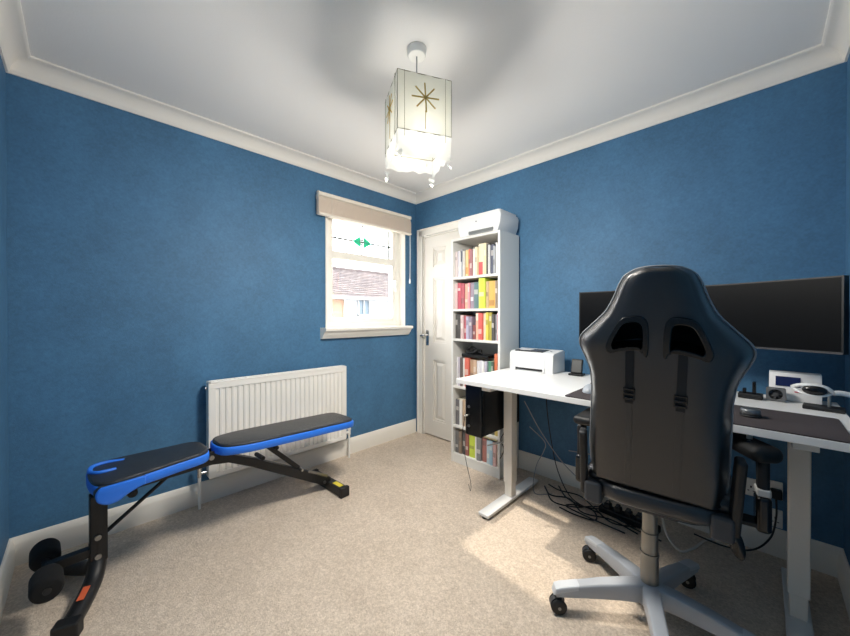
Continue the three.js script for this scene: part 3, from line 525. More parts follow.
// wide monitor
{
  const R = 1.9, half = 0.54, m = thing('monitor', 'very wide curved black monitor behind the gaming chair', 'monitor', [2.182, DT, 0.172], -0.24);
  const a = Math.asin(half / R), N = 36;
  const slab = (h0, h1, off0, off1, aa) => {                            // curved slab; off is depth towards the sitter
    const s = new THREE.Shape(); for (let i = 0; i <= N; i++) { const t = -aa + 2 * aa * i / N, r = R - off0; const x = r * Math.sin(t), z = R - r * Math.cos(t); i ? s.lineTo(x, -z) : s.moveTo(x, -z); }
    for (let i = N; i >= 0; i--) { const t = -aa + 2 * aa * i / N, r = R - off1; s.lineTo(r * Math.sin(t), -(R - r * Math.cos(t))); }
    const g = extrude(s, h1 - h0); g.rotateX(-Math.PI / 2); return g.translate(0, h0, 0);
  };
  mesh('housing', toCreasedNormals(slab(0.228, 0.519, 0.0, 0.03, a), 0.5), M.bezel, m);
  mesh('screen', toCreasedNormals(slab(0.238, 0.513, 0.0302, 0.0312, a * 0.987), 0.5), M.screen, m);
  mesh('lower_bezel', toCreasedNormals(slab(0.228, 0.235, 0.0302, 0.033, a), 0.5), M.darkGrey, m);
  mesh('stand_neck', [box(-0.035, 0.035, 0.01, 0.38, -0.035, 0.002, 0.006)], M.black, m);
  mesh('stand_foot', [bar(V(0, 0.008, -0.02), V(-0.17, 0.008, 0.14), 0.04, 0.014), bar(V(0, 0.008, -0.02), V(0.17, 0.008, 0.14), 0.04, 0.014), box(-0.06, 0.06, 0.001, 0.016, -0.045, 0.03, 0.004)], M.black, m);
}
// things at the right-hand end of the desk
{
  const c = thing('desk_console', 'white box with a dark blue screen under the monitor', 'device', [2.563, DT + 0.001, 0.15], -0.03);
  const s = shapeOf([[-0.045, 0], [0.05, 0], [0.05, 0.022], [0.02, 0.112], [-0.01, 0.116], [-0.045, 0.09]]);
  const g = extrude(s, 0.15, 0.003, 2); g.rotateY(-Math.PI / 2); g.translate(0.075, 0.003, 0);
  mesh('body', toCreasedNormals(g, 0.4), M.printerWhite, c);
  const sc = new THREE.BoxGeometry(0.075, 0.042, 0.003); sc.rotateX(-0.322); sc.translate(-0.02, 0.082, 0.037); mesh('screen', sc, mat(0x12204f, 0.2), c);
  const bt = new THREE.BoxGeometry(0.025, 0.004, 0.003); bt.rotateX(-0.322); bt.translate(0.012, 0.042, 0.05); mesh('badge', bt, mat(0xc8404a, 0.5), c);
}
{
  const v = thing('visor_headset', 'white headset with a black visor in front of the white box', 'headset', [2.6, DT + 0.05, 0.295], -0.1);
  mesh('shell', [tube([V(-0.05, 0.028, 0.0), V(-0.03, 0.04, 0.016), V(0.005, 0.046, 0.024), V(0.04, 0.04, 0.018), V(0.06, 0.022, 0.005)], 0.007, 24, 10), tube([V(-0.048, 0.026, 0.002), V(-0.02, 0.01, 0.02), V(0.03, 0.006, 0.022), V(0.06, 0.018, 0.005)], 0.005, 24, 10)], M.printerWhite, v);
  const g = new THREE.SphereGeometry(1, 24, 16); g.scale(0.034, 0.02, 0.014); g.translate(0.012, 0.026, 0.024); mesh('visor', g, M.blackGloss, v);
  mesh('temple_arm', tube([V(0.06, 0.02, 0.008), V(0.075, 0.022, -0.0), V(0.1, 0.018, -0.012)], 0.01, 14, 10), M.printerWhite, v);
  mesh('stem', rod(V(0.05, -0.045, 0.0), V(0.05, 0.02, 0.004), 0.005), M.steel, v);
  mesh('foot', box(-0.02, 0.09, -0.05, -0.036, -0.035, 0.04, 0.004), M.black, v);
}
{
  const f = thing('fan_unit', 'small grey square fan in front of the white box', 'fan', [2.505, DT + 0.001, 0.235], -0.08);
  const sq = rounded(0.058, 0.054, 0.005); const hole = new THREE.Path(); hole.absarc(0, 0, 0.023, 0, Math.PI * 2, true); sq.holes.push(hole);
  mesh('frame', [extrude(sq, 0.024, 0.001, 1, 20).translate(0, 0.029, -0.012)], mat(0x5f6163, 0.35), f);
  const hub = mesh('hub', rod(V(0, 0.029, -0.008), V(0, 0.029, 0.009), 0.009), M.darkGrey, f);
  for (let i = 0; i < 7; i++) { const g = new THREE.BoxGeometry(0.016, 0.009, 0.002); g.rotateX(0.6); g.translate(0.0135, 0, 0); g.rotateZ(i * Math.PI * 2 / 7); g.translate(0, 0.029, 0); mesh('blade', g, M.darkGrey, hub); }
  mesh('back_plate', box(-0.027, 0.027, 0.003, 0.054, -0.0125, -0.0105), M.black, f);
}
{
  const k = thing('card_reader', 'low black dock with two upright prongs beside the fan', 'dock', [2.425, DT + 0.001, 0.24], -0.05);
  mesh('base', box(-0.04, 0.04, 0, 0.022, -0.03, 0.03, 0.004), M.black, k);
  for (const x of [-0.02, 0.012]) mesh('upright', box(x - 0.006, x + 0.006, 0.02, 0.062 + x, -0.02, 0.01, 0.003), M.blackGloss, k);
}
{
  const m = thing('puck_controller', 'round grey topped puck standing on the desk mat', 'controller', [2.432, DT + 0.0052, 0.645]);
  mesh('base', lathe([[0, 0], [0.028, 0], [0.03, 0.003], [0.029, 0.008], [0, 0.008]], 32), M.black, m);
  mesh('dial', lathe([[0, 0.008], [0.026, 0.008], [0.0275, 0.012], [0.0275, 0.024], [0.025, 0.028], [0, 0.029]], 36), mat(0x8c8f92, 0.3, 0.8), m);
}
{
  const m = thing('computer_mouse', 'grey computer mouse at the far end of the desk mat', 'mouse', [1.872, DT + 0.0052, 0.63], 0.1);
  const g = new THREE.SphereGeometry(1, 28, 18); g.scale(0.033, 0.036, 0.055); const p = g.attributes.position; for (let i = 0; i < p.count; i++) if (p.getY(i) < 0) p.setY(i, 0); g.computeVertexNormals();
  mesh('shell', g, mat(0x9aa0a8, 0.35), m); mesh('scroll_wheel', rod(V(-0.004, 0.031, -0.026), V(0.004, 0.031, -0.026), 0.007), M.black, m);
}
// hook under the desk front
{
  const hk = thing('desk_hook', 'small white hook fixed under the desk front edge', 'hook', [2.432, DT - 0.026, 0.745]);
  mesh('plate', box(-0.014, 0.014, -0.006, -0.0005, -0.03, 0.03, 0.002), M.outlet, hk);
  mesh('hook_arm', tube([V(0, -0.005, 0.0), V(0, -0.035, 0.0), V(0, -0.042, 0.015), V(0, -0.03, 0.032)], 0.008, 20, 10), M.outlet, hk);
}
// wall sockets under the desk
for (const [x, y, w, words] of [[2.425, 0.3, 0.085, 'double wall socket nearest the gaming chair'], [2.51, 0.315, 0.05, 'wall socket holding a black plug beside the desk leg'], [2.51, 0.18, 0.05, 'single wall socket just above the skirting by the desk leg']]) {
  const s = thing('wall_socket', 'white ' + words.replace(/^white /, ''), 'socket', [x, y, 0]);
  mesh('plate', box(-w / 2, w / 2, -0.043, 0.043, 0.0005, 0.011, 0.004), M.outlet, s);
  mesh('rocker', box(-w / 2 + 0.008, -w / 2 + 0.018, 0.008, 0.026, 0.01, 0.014, 0.001), M.outlet, s);
  const holes = [box(-0.003, 0.003, -0.002, 0.008, 0.0105, 0.0116), box(-0.013, -0.006, -0.018, -0.014, 0.0105, 0.0116), box(0.006, 0.013, -0.018, -0.014, 0.0105, 0.0116)];
  mesh('pin_holes', holes, M.black, s);
}
{
  const p = thing('power_plug', 'black plug in the wall socket next to the desk leg', 'plug', [2.512, 0.305, 0.0118]);
  mesh('plug_body', box(-0.02, 0.02, -0.022, 0.022, 0, 0.032, 0.006), M.black, p);
  mesh('lead', tube([V(0, -0.02, 0.02), V(0.0, -0.1, 0.04), V(-0.02, -0.2, 0.06), V(-0.08, -0.27, 0.09), V(-0.18, -0.285, 0.12), V(-0.3, -0.288, 0.1)], 0.004, 40, 7), M.cableBlack, p);
}

// ---------------------------------------------------------------- gaming chair
{
  const c = thing('gaming_chair', 'black leather gaming chair with grey five star base on castors', 'chair', [2.161, 0, 0.846], 0.12);
  const up = 0.035;                                                     // the upper part stands a little off the base axis
  // five star base
  const hubGroup = mesh('base_hub', lathe([[0, 0.075], [0.045, 0.075], [0.05, 0.085], [0.048, 0.135], [0.038, 0.15], [0, 0.15]], 32), M.greyPlastic, c);
  const arms = [142, 214, 286, 358, 70];
  for (const deg of arms) {
    const a = deg * Math.PI / 180 + 0.12, dx = Math.cos(a), dz = Math.sin(a);
    const prof = [[0.02, 0.142], [0.08, 0.14], [0.18, 0.128], [0.27, 0.112], [0.325, 0.1], [0.34, 0.094], [0.345, 0.082], [0.34, 0.073], [0.29, 0.076], [0.2, 0.083], [0.1, 0.087], [0.02, 0.085]];
    const g = extrude(shapeOf(prof), 0.03, 0.006, 3); g.translate(0, 0, -0.015);
    const q = g.attributes.position; for (let i = 0; i < q.count; i++) { const r = q.getX(i); q.setZ(i, q.getZ(i) * (1.35 - 1.35 * r)); }
    g.computeVertexNormals();
    const yaw = -a; g.rotateY(yaw);
    const s = mesh('spoke', toCreasedNormals(g, 0.7), M.greyPlastic, c);
    const tip = extrude(shapeOf([[0.265, 0.114], [0.325, 0.1025], [0.342, 0.0965], [0.348, 0.083], [0.335, 0.09], [0.265, 0.104]]), 0.03, 0.0065, 2); tip.translate(0, 0, -0.015);
    tip.rotateY(yaw); mesh('tip_cover', tip, M.greyTip, s);
    // caster
    const k = group('caster', c); k.position.set(0.322 * dx, 0, 0.322 * dz); k.rotation.y = yaw + (deg % 7) * 0.5 - 1;
    for (const o of [-0.017, 0.017]) { const w = lathe([[0, -0.007], [0.012, -0.008], [0.026, -0.006], [0.03, 0], [0.026, 0.006], [0.012, 0.008], [0, 0.007]], 28); w.rotateX(Math.PI / 2); w.translate(0.012, 0.0302, o); mesh('wheel', w, M.black, k); }
    const hood = new THREE.CylinderGeometry(0.03, 0.03, 0.02, 24, 1, false, -Math.PI * 0.1, Math.PI * 1.1); hood.rotateX(Math.PI / 2); hood.translate(0.012, 0.03, 0); mesh('hood', [hood, rod(V(0, 0.03, 0), V(0, 0.085, 0), 0.007), box(-0.006, 0.03, 0.024, 0.031, -0.014, 0.014, 0.002)], M.darkGrey, k);
    mesh('axle', rod(V(0.012, 0.0302, -0.026), V(0.012, 0.0302, 0.026), 0.006), M.steel, k);
  }
  mesh('gas_column', [rod(V(0, 0.1, 0), V(0, 0.255, 0), 0.03, 0.029, 24), rod(V(0, 0.255, 0), V(0, 0.262, 0), 0.0315, 0.0315, 24), rod(V(0, 0.262, 0), V(0, 0.335, 0), 0.0275, 0.0275, 24), rod(V(0, 0.335, 0), V(0, 0.34, 0), 0.029, 0.029, 24), rod(V(0, 0.34, 0), V(0, 0.445, 0), 0.025, 0.025, 24)], mat(0x8f8d88, 0.38, 0.85), c);
  mesh('tilt_mechanism', [box(-0.09, 0.09, 0.425, 0.458, -0.14, 0.05, 0.008), box(-0.13, 0.13, 0.454, 0.464, -0.17, 0.07, 0.003)], M.darkGrey, c);
  const lv = mesh('tilt_lever', [rod(V(0.08, 0.44, -0.02), V(0.228, 0.45, 0.05), 0.006)], M.steel, c);
  { const g = new THREE.SphereGeometry(1, 20, 14); g.scale(0.02, 0.055, 0.012); g.rotateZ(0.25); g.translate(0.238, 0.422, 0.055); mesh('lever_paddle', g, M.blackGloss, lv); }
  // seat
  { const s = rounded(0.37, 0.44, 0.1), g = extrude(s, 0.02, 0.022, 5); g.rotateX(-Math.PI / 2); g.translate(up - 0.015, 0.502, -0.085);
    const seat = mesh('seat', toCreasedNormals(g, 0.8), M.leather, c);
    for (const sx of [-1, 1]) { const b = new RoundedBoxGeometry(0.075, 0.07, 0.42, 5, 0.033); b.rotateZ(sx * 0.25); b.translate(up - 0.015 + sx * 0.185, 0.545, -0.1); mesh('seat_bolster', b, M.leather, seat); }
    const u = extrude(rounded(0.33, 0.4, 0.09), 0.012, 0.006, 3); u.rotateX(-Math.PI / 2); u.translate(up - 0.015, 0.47, -0.085); mesh('seat_pan', u, M.darkGrey, seat); }
  // backrest: loft of cross sections, upright here, leaned back by the mesh
  const W = [[0, .196], [.02, .2], [.1, .203], [.21, .2], [.33, .196], [.40, .2], [.445, .213], [.48, .226], [.505, .232], [.525, .229], [.545, .217], [.565, .198], [.595, .17], [.63, .14], [.68, .117], [.715, .105], [.74, .094], [.757, .08], [.768, .06], [.774, .03]];
  const Bf = [[0, .08], [.2, .1], [.33, .105], [.42, .085], [.52, .05], [.6, .025], [.7, .012], [.774, .005]];
  const lerp = (T2, h) => { let i = 0; while (i < T2.length - 2 && T2[i + 1][0] < h) i++; const [a, b] = T2[i], [d, e] = T2[i + 1]; return b + (e - b) * Math.max(0, Math.min(1, (h - a) / (d - a))); };
  const smooth = (T2, h) => (lerp(T2, h - 0.008) + 2 * lerp(T2, h) + lerp(T2, h + 0.008)) / 4;
  const HOLE = (sx) => [[0.03, .505], [0.038, .522], [0.095, .516], [0.121, .508], [0.128, .522], [0.125, .538], [0.098, .598], [0.085, .612], [0.045, .618], [0.032, .606], [0.027, .56]].map(([x, h]) => [sx * x + 0.002, h]);
  const inside = (poly, x, y) => { let q = false; for (let i = 0, j = poly.length - 1; i < poly.length; j = i++) { const [a, b] = poly[i], [d, e] = poly[j]; if ((b > y) !== (e > y) && x < (d - a) * (y - b) / (e - b) + a) q = !q; } return q; };
  const rowsN = 156, hs = []; for (let i = 0; i <= rowsN; i++) hs.push(0.774 * (i < 6 ? i / 6 * 0.012 : 0.012 + 0.988 * (i - 6) / (rowsN - 6)));
  const NX = 64, ringN = 2 * (NX + 1) + 22, grid = [];
  const ringAt = (h, i) => {
    const endK = Math.min(1, Math.min(h, 0.774 - h) / 0.02), e = Math.sqrt(Math.max(0, 1 - (1 - endK) ** 2));
    const w = smooth(W, Math.min(0.774, h)), b = lerp(Bf, h), th = 0.075 * (0.25 + 0.75 * e);
    const wi = Math.max(0.01, w - 0.04 * Math.min(1, w / 0.19) - 0.022 * Math.exp(-(((h - 0.49) / 0.07) ** 2))), out = [];
    const puff = (x) => 0.012 * e * (1 - Math.pow(Math.abs(x) / wi, 4));
    for (let k = 0; k <= NX; k++) { const x = -wi + 2 * wi * k / NX; out.push([x, -0.012 + puff(x)]); }
    for (let k = 1; k <= 11; k++) { const t = k / 12; const px = wi + (w - wi) * (t < 0.5 ? Math.pow(2 * t, 0.85) : Math.sin(t * Math.PI) ** 0.6), pz = -0.012 - (th + b - 0.012) * (0.5 - 0.5 * Math.cos(t * Math.PI)); out.push([px, pz]); }
    for (let k = 0; k <= NX; k++) { const x = wi - 2 * wi * k / NX; const s = Math.abs(x) / wi; out.push([x, -th - b * Math.pow(s, 3) + 0.012 * e * (1 - s * s) * 0]); }
    for (let k = 11; k >= 1; k--) { const t = k / 12; const px = -(wi + (w - wi) * (t < 0.5 ? Math.pow(2 * t, 0.85) : Math.sin(t * Math.PI) ** 0.6)), pz = -0.012 - (th + b - 0.012) * (0.5 - 0.5 * Math.cos(t * Math.PI)); out.push([px, pz]); }
    return out;
  };
  hs.forEach((h) => grid.push(ringAt(h).map(([x, z]) => [x, h, z])));
  const pos = [], uv = []; const rN = grid[0].length;
  const holes = [HOLE(-1), HOLE(1)];
  const pushV = (p) => { pos.push(...p); uv.push(p[0] + p[2], p[1]); };
  for (let i = 0; i < rowsN; i++) for (let j = 0; j < rN; j++) {
    const a = grid[i][j], b = grid[i][(j + 1) % rN], d = grid[i + 1][(j + 1) % rN], e = grid[i + 1][j];
    const cx = (a[0] + b[0] + d[0] + e[0]) / 4, cy = (a[1] + d[1]) / 2;
    if (holes.some((hp) => inside(hp, cx, cy))) continue;
    [a, b, d, a, d, e].forEach(pushV);
  }
  for (const [ring, flip] of [[grid[0], 1], [grid[rowsN], 0]]) { const m = ring.reduce((s, p) => [s[0] + p[0] / rN, p[1], s[2] + p[2] / rN], [0, 0, 0]); for (let j = 0; j < rN; j++) { const a = ring[j], b = ring[(j + 1) % rN]; (flip ? [a, m, b] : [a, b, m]).forEach(pushV); } }
  let bg = new THREE.BufferGeometry(); bg.setAttribute('position', new THREE.Float32BufferAttribute(pos, 3)); bg.setAttribute('uv', new THREE.Float32BufferAttribute(uv, 2));
  bg = mergeVertices(bg, 1e-5); bg.computeVertexNormals();
  const back = mesh('backrest', bg, M.leather, c);
  back.position.set(up - 0.024, 0.545, 0.15); back.rotation.set(Math.atan(0.26), 0, -0.042);
  // plastic surrounds of the two openings
  for (const hp of holes) {
    const cx = hp.reduce((s, p) => s + p[0], 0) / hp.length, cy = hp.reduce((s, p) => s + p[1], 0) / hp.length;
    const big = new THREE.Shape(); const pts = hp.map(([x, y]) => new THREE.Vector2(cx + (x - cx) * 1.12, cy + (y - cy) * 1.12)), inn = hp.map(([x, y]) => new THREE.Vector2(cx + (x - cx) * 0.86, cy + (y - cy) * 0.86));
    const cv = (q) => new THREE.CatmullRomCurve3(q.map((p) => V(p.x, p.y, 0)), true, 'centripetal').getPoints(48).map((p) => new THREE.Vector2(p.x, p.y));
    const s = new THREE.Shape(cv(pts)); s.holes.push(new THREE.Path(cv(inn)));
    mesh('opening_surround', extrude(s, 0.082, 0.003, 2).translate(0, 0, -0.08), M.blackGloss, back);
  }
  // straps with buckles
  for (const sx of [-1, 1]) {
    const x = sx * 0.068 + 0.002, st = mesh('strap', [box(x - 0.012, x + 0.012, 0.33, 0.525, 0.001, 0.0035, 0.001)], mat(0x151618, 0.7), back);
    mesh('strap_tail', box(x - 0.009, x + 0.009, 0.02, 0.35, 0.0002, 0.0014, 0.0005), M.leather, st);
    mesh('buckle', [box(x - 0.017, x + 0.017, 0.345, 0.353, 0.002, 0.009, 0.002), box(x - 0.017, x + 0.017, 0.362, 0.37, 0.002, 0.009, 0.002), box(x - 0.017, x + 0.017, 0.379, 0.385, 0.002, 0.008, 0.002), box(x - 0.017, x - 0.013, 0.345, 0.385, 0.002, 0.008, 0.001), box(x + 0.013, x + 0.017, 0.345, 0.385, 0.002, 0.008, 0.001)], M.blackGloss, st);
  }
  // piping round the rear edge
  { const L = [], R = []; for (let i = 2; i < 40; i++) { const h = 0.008 + (0.766 - 0.008) * (i - 2) / 37, w = smooth(W, h), zz = -0.012 - (0.063 + lerp(Bf, h)) * 0.5; L.push(V(-w - 0.001, h, zz)); R.push(V(w + 0.001, h, zz)); }
    mesh('piping', tube([...L, V(-0.03, 0.7735, -0.04), V(0.03, 0.7735, -0.04), ...R.reverse()], 0.0032, 220, 7), mat(0x8a8c90, 0.4), back); }
  // cushion strapped to the front of the openings
  { const g = new RoundedBoxGeometry(0.3, 0.17, 0.08, 6, 0.038); g.translate(0, 0.56, -0.125); mesh('neck_pillow', g, M.foam, back); }
  // hinge brackets and arm rests
  for (const sx of [-1, 1]) {
    mesh('hinge_bracket', [box(up - 0.02 + sx * 0.155, up - 0.02 + sx * 0.215, 0.45, 0.53, 0.05, 0.145, 0.012)], M.darkGrey, c);
    mesh('recliner_plate', [bar(V(up - 0.024 + sx * 0.218, 0.47, 0.1), V(up - 0.014 + sx * 0.218, 0.73, 0.17), 0.026, 0.045, 0.01)], M.black, c);
    const a = group('armrest', c);
    const xa = sx > 0 ? 0.312 : -0.252, za = -0.05;
    mesh('arm_post', [bar(V(xa, 0.455, za), V(xa, 0.69, za), 0.03, 0.058, 0.012, V(0, 0, 1)), box(xa - sx * 0.16, xa, 0.452, 0.468, za - 0.03, za + 0.03, 0.004)], M.black, a);
    mesh('post_sleeve', bar(V(xa, 0.44, za), V(xa, 0.56, za), 0.04, 0.07, 0.014, V(0, 0, 1)), M.blackGloss, a);
    if (sx > 0) mesh('sleeve_band', bar(V(xa, 0.56, za), V(xa, 0.585, za), 0.036, 0.064, 0.006, V(0, 0, 1)), mat(0xc9c9c6, 0.35), a);
    const pad = sx > 0 ? new RoundedBoxGeometry(0.088, 0.054, 0.18, 8, 0.026) : new RoundedBoxGeometry(0.08, 0.036, 0.2, 6, 0.017); pad.rotateY(sx > 0 ? 0.5 : -0.1); pad.translate(xa - sx * 0.03, sx > 0 ? 0.706 : 0.72, za - 0.015); mesh('arm_pad', pad, M.black, a);
  }
}

// ---------------------------------------------------------------- weight bench
{
  const b = thing('weight_bench', 'black and blue adjustable weight bench in front of the radiator', 'bench', [0.385, 0, 1.19], 0.062);
  // local z from the rear bar to the front post, local x towards the room
  mesh('rear_foot', box(-0.17, 0.17, 0.004, 0.056, -0.028, 0.028, 0.004), M.blackTube, b);
  for (const s of [-1, 1]) mesh('foot_cap', box(s * 0.165, s * 0.195, 0, 0.062, -0.033, 0.033, 0.006), M.black, b);
  mesh('warning_label', box(0.07, 0.15, 0.0555, 0.0575, -0.018, 0.014), M.yellow, b);
  const beam = shapeOf([[0.0, 0.03], [0.03, 0.03], [0.5, 0.315], [0.62, 0.378], [0.70, 0.392], [1.12, 0.382], [1.12, 0.42], [0.70, 0.428], [0.61, 0.413], [0.49, 0.353], [0.0, 0.075]]);
  const bgm = extrude(beam, 0.046, 0.003, 2); bgm.rotateY(-Math.PI / 2); bgm.translate(0.023, 0, 0);
  mesh('main_beam', bgm, M.blackTube, b);
  mesh('pivot_bolt', rod(V(-0.035, 0.43, 0.705), V(0.04, 0.43, 0.705), 0.012), M.steel, b); mesh('foot_bolt', rod(V(-0.03, 0.06, 0.045), V(0.033, 0.06, 0.045), 0.01), M.steel, b);
  for (const s of [-1, 1]) mesh('pivot_plate', box(s * 0.024, s * 0.03, 0.4, 0.46, 0.66, 0.75, 0.003), M.black, b);
  // back rest support with its latch
  mesh('support_strut', [bar(V(0, 0.41, 0.42), V(0, 0.205, 0.215), 0.026, 0.026, 0.004)], M.blackTube, b);
  mesh('latch', [rod(V(-0.045, 0.2, 0.21), V(0.045, 0.2, 0.21), 0.008), bar(V(0.02, 0.17, 0.16), V(0.02, 0.09, 0.02), 0.012, 0.02, 0.002)], M.steel, b);
  mesh('ladder_stop', rod(V(-0.045, 0.35, 0.45), V(0.045, 0.35, 0.45), 0.012), M.black, b); mesh('ladder_stop', rod(V(-0.045, 0.385, 0.37), V(0.045, 0.385, 0.37), 0.012), M.black, b);
  // pads: blue border, black top
  const pad = (name, zs, ws, yb, th, tiltA, y0, z0) => {
    const half = ws, pts = []; const n = zs.length;
    const curve = new THREE.CatmullRomCurve3([...zs.map((z, i) => V(half[i], 0, z)), ...zs.map((z, i) => V(-half[i], 0, z)).reverse()], true, 'centripetal', 0.3).getPoints(90);
    const outline = curve.map((p) => new THREE.Vector2(p.x, -p.z));
    const lower = extrude(new THREE.Shape(outline), th * 0.55, 0.008, 4); lower.rotateX(-Math.PI / 2); lower.translate(0, 0.008, 0);
    const inner = outline.map((p) => p.clone()); const cz = (zs[0] + zs[n - 1]) / 2;
    inner.forEach((p) => { p.x *= 0.93; p.y = -cz + (p.y + cz) * 0.975; });
    const upper = extrude(new THREE.Shape(inner), th * 0.2, 0.009, 5); upper.rotateX(-Math.PI / 2); upper.translate(0, th * 0.55 + 0.011, 0);
    const g = group(name, b); g.position.set(0, y0, z0); g.rotation.x = tiltA;
    mesh('blue_border', toCreasedNormals(lower, 0.7), M.blue, g); mesh('black_top', toCreasedNormals(upper, 0.7), M.padTop, g);
    mesh('underside_board', box(-Math.min(...ws) * 0.5, Math.min(...ws) * 0.5, -0.006, 0.002, zs[0] + 0.06, zs[n - 1] - 0.06), M.black, g);
    return g;
  };
  // back rest from the pivot towards the window, slightly falling
  const bp = pad('back_pad', [-0.84, -0.825, -0.6, -0.35, -0.12, -0.045], [0.085, 0.118, 0.13, 0.13, 0.115, 0.075], 0, 0.045, 0.0, 0.445, 0.715);
  bp.rotation.x = -0.045;
  mesh('logo_patch', box(-0.035, 0.035, 0.0435, 0.0465, -0.74, -0.70), mat(0x9a9da2, 0.5), bp);
  const sp = pad('seat_pad', [0.01, 0.035, 0.15, 0.28, 0.375, 0.41], [0.075, 0.105, 0.125, 0.145, 0.15, 0.12], 0, 0.045, 0.0, 0.442, 0.725);
  sp.rotation.x = 0.02;
  // rounded front roll with its blue hand grip
  { const s = new THREE.Shape(); s.moveTo(0.27, 0.012); s.quadraticCurveTo(0.32, 0.0, 0.35, -0.022); s.quadraticCurveTo(0.39, -0.035, 0.41, -0.006); s.quadraticCurveTo(0.42, 0.025, 0.4, 0.036); s.lineTo(0.27, 0.036); s.closePath();
    const g = extrude(s, 0.284, 0.008, 3); g.rotateY(-Math.PI / 2); g.translate(0.142, 0, 0); mesh('front_roll', toCreasedNormals(g, 0.6), M.padTop, sp);
    const e = extrude(s, 0.006, 0.006, 3); e.rotateY(-Math.PI / 2); e.translate(0.158, 0, 0); mesh('blue_end', toCreasedNormals(e, 0.6), M.blue, sp);
    mesh('hand_grip', tube([V(-0.09, 0.05, 0.3), V(-0.105, 0.055, 0.36), V(-0.09, 0.056, 0.405), V(-0.03, 0.054, 0.418), V(0.01, 0.056, 0.395), V(0.01, 0.052, 0.34)], 0.009, 40, 8), M.blue, sp); }
  mesh('seat_strut', rod(V(0.0, 0.395, 0.87), V(0.0, 0.22, 1.105), 0.008), M.black, b);
  mesh('adjusting_knob', [rod(V(0.02, 0.385, 1.02), V(0.075, 0.385, 1.02), 0.022, 0.018), rod(V(0.07, 0.385, 1.02), V(0.08, 0.385, 1.02), 0.008)], M.black, b);
  // front post and splayed feet
  mesh('front_post', box(-0.027, 0.027, 0.12, 0.4, 1.095, 1.15, 0.004), M.blackTube, b);
  for (const s of [-1, 1]) {
    const f = mesh('front_foot', (() => { const pts = [V(0, 0.2, 1.123), V(s * 0.004, 0.13, 1.124), V(s * 0.05, 0.075, 1.14), V(s * 0.13, 0.048, 1.175), V(s * 0.235, 0.03, 1.225)]; const g = tube(pts, 0.03, 40, 8); return g; })(), M.blackTube, b);
    const cap = new RoundedBoxGeometry(0.05, 0.062, 0.075, 2, 0.008); cap.rotateY(-s * 0.45); cap.translate(s * 0.235, 0.031, 1.225); mesh('foot_cap', cap, M.black, f);
  }
  { const g = new RoundedBoxGeometry(0.06, 0.003, 0.022, 1, 0.001); g.rotateZ(-0.2); g.rotateY(-0.42); g.translate(0.135, 0.079, 1.177); mesh('warning_label', g, M.orange, b); }
  for (const y of [0.145, 0.225]) mesh('post_bolt', rod(V(0.025, y, 1.126), V(0.034, y, 1.126), 0.011), M.steel, b);
  // ankle rollers on their arm
  mesh('roller_arm', [bar(V(0, 0.165, 1.12), V(0, 0.165, 1.272), 0.036, 0.036, 0.004), rod(V(-0.178, 0.165, 1.272), V(0.178, 0.165, 1.272), 0.012)], M.blackTube, b);
  for (const s of [-1, 1]) { const g = lathe([[0.012, -0.06], [0.034, -0.06], [0.042, -0.053], [0.045, -0.04], [0.045, 0.04], [0.042, 0.053], [0.034, 0.06], [0.012, 0.06]], 32); g.rotateZ(Math.PI / 2); g.translate(s * 0.115, 0.165, 1.272); mesh('foam_roller', g, M.foam, b); }
}

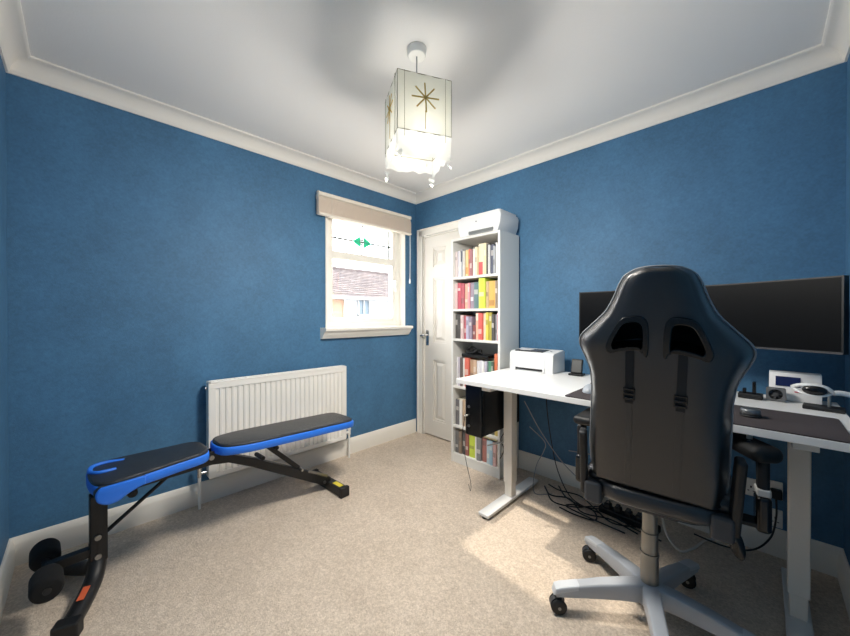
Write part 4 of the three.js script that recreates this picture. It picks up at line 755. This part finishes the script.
// ---------------------------------------------------------------- cables and small things on the floor
{
  const cable = (name, label, pts, r, m, grp) => { const o = mesh(name, tube(pts.map((p) => V(...p)), r, 70, 6), m); tag(o, label, 'cable', grp); return o; };
  cable('power_cable', 'black cable looping down behind the desk leg to the skirting', [[1.43, 0.72, 0.17], [1.42, 0.5, 0.12], [1.44, 0.3, 0.1], [1.5, 0.12, 0.13], [1.62, 0.012, 0.2], [1.8, 0.006, 0.24]], 0.0035, M.cableBlack);
  cable('power_cable', 'grey cable swinging in a wide arc under the desk', [[1.4, 0.62, 0.4], [1.46, 0.42, 0.3], [1.56, 0.22, 0.2], [1.72, 0.08, 0.16], [1.86, 0.008, 0.2]], 0.0028, M.cableGrey);
  cable('power_cable', 'thin grey cable looping close to the desk foot', [[1.41, 0.45, 0.35], [1.47, 0.34, 0.26], [1.43, 0.25, 0.2], [1.38, 0.14, 0.2], [1.42, 0.012, 0.3], [1.5, 0.005, 0.22]], 0.0026, M.cableGrey);
  cable('power_cable', 'grey cable stretched level along the wall under the desk', [[1.53, 0.24, 0.03], [1.75, 0.26, 0.03], [2.05, 0.25, 0.04], [2.35, 0.29, 0.03]], 0.0028, M.cableGrey);
  const floorPaths = [
    [[1.42, 0.006, 0.16], [1.5, 0.006, 0.24], [1.6, 0.006, 0.2], [1.72, 0.006, 0.3], [1.86, 0.006, 0.26], [2.0, 0.006, 0.3]],
    [[1.45, 0.012, 0.2], [1.55, 0.008, 0.31], [1.66, 0.008, 0.28], [1.78, 0.012, 0.18], [1.92, 0.008, 0.24], [2.05, 0.006, 0.2]],
    [[1.44, 0.018, 0.14], [1.52, 0.02, 0.17], [1.64, 0.016, 0.14], [1.75, 0.02, 0.22], [1.88, 0.018, 0.31], [1.98, 0.012, 0.25]],
    [[1.6, 0.006, 0.34], [1.7, 0.01, 0.36], [1.8, 0.008, 0.33], [1.76, 0.014, 0.25], [1.66, 0.012, 0.26], [1.62, 0.01, 0.3], [1.74, 0.016, 0.34], [1.95, 0.006, 0.34]],
    [[1.5, 0.02, 0.12], [1.6, 0.02, 0.23], [1.72, 0.022, 0.26], [1.84, 0.024, 0.2], [1.96, 0.02, 0.28], [2.1, 0.006, 0.28]],
  ];
  const words = ['nearest the desk foot', 'crossing the middle of the tangle', 'closest to the skirting', 'coiled twice in front of the tangle', 'lying on top of the tangle'];
  floorPaths.forEach((p, i) => cable('floor_cable', `black cable on the carpet under the desk, ${words[i]}`, p, 0.0042, M.cableBlack, 'tangled cables under the desk'));
  cable('white_cable', 'white cable curving over the carpet behind the chair column', [[2.08, 0.3, 0.25], [2.09, 0.12, 0.22], [2.12, 0.02, 0.24], [2.18, 0.005, 0.3], [2.22, 0.005, 0.24], [2.28, 0.006, 0.08], [2.34, 0.006, 0.1]], 0.0055, M.cableWhite);
  cable('usb_cable', 'thin dark cable hanging from the computer tower onto the carpet', [[1.186, 0.562, 0.725], [1.16, 0.42, 0.72], [1.13, 0.22, 0.64], [1.12, 0.06, 0.58], [1.1, 0.004, 0.56], [1.04, 0.004, 0.5]], 0.002, M.cableBlack);
  const g = thing('leg_clip', 'silver rod clipped to the desk leg below the computer tower', 'clip', [1.322, 0.36, 0.47]);
  mesh('clamp', box(-0.012, 0.006, -0.022, 0.022, -0.02, 0.02, 0.003), M.darkGrey, g);
  mesh('rod', rod(V(-0.01, 0, 0), V(-0.11, -0.035, 0.06), 0.005), M.steel, g);
  cable('clip_cable', 'black cable draped over the silver rod on the desk leg', [[1.305, 0.5, 0.46], [1.3, 0.42, 0.47], [1.28, 0.37, 0.48], [1.29, 0.3, 0.46], [1.27, 0.24, 0.47]], 0.004, M.cableBlack);
  const s = thing('power_strip', 'black power strip lying on the carpet among the cables', 'power strip', [1.93, 0.001, 0.2], -0.1);
  mesh('body', box(-0.15, 0.15, 0.0, 0.035, -0.03, 0.03, 0.006), M.black, s);
  for (let i = 0; i < 5; i++) { const q = mesh('plug', box(-0.125 + i * 0.055, -0.09 + i * 0.055, 0.034, 0.06, -0.018, 0.018, 0.006), M.black, s); mesh('plug_grip', box(-0.118 + i * 0.055, -0.097 + i * 0.055, 0.058, 0.072, -0.01, 0.01, 0.003), M.darkGrey, q); }
}

renderer.render(scene, camera);
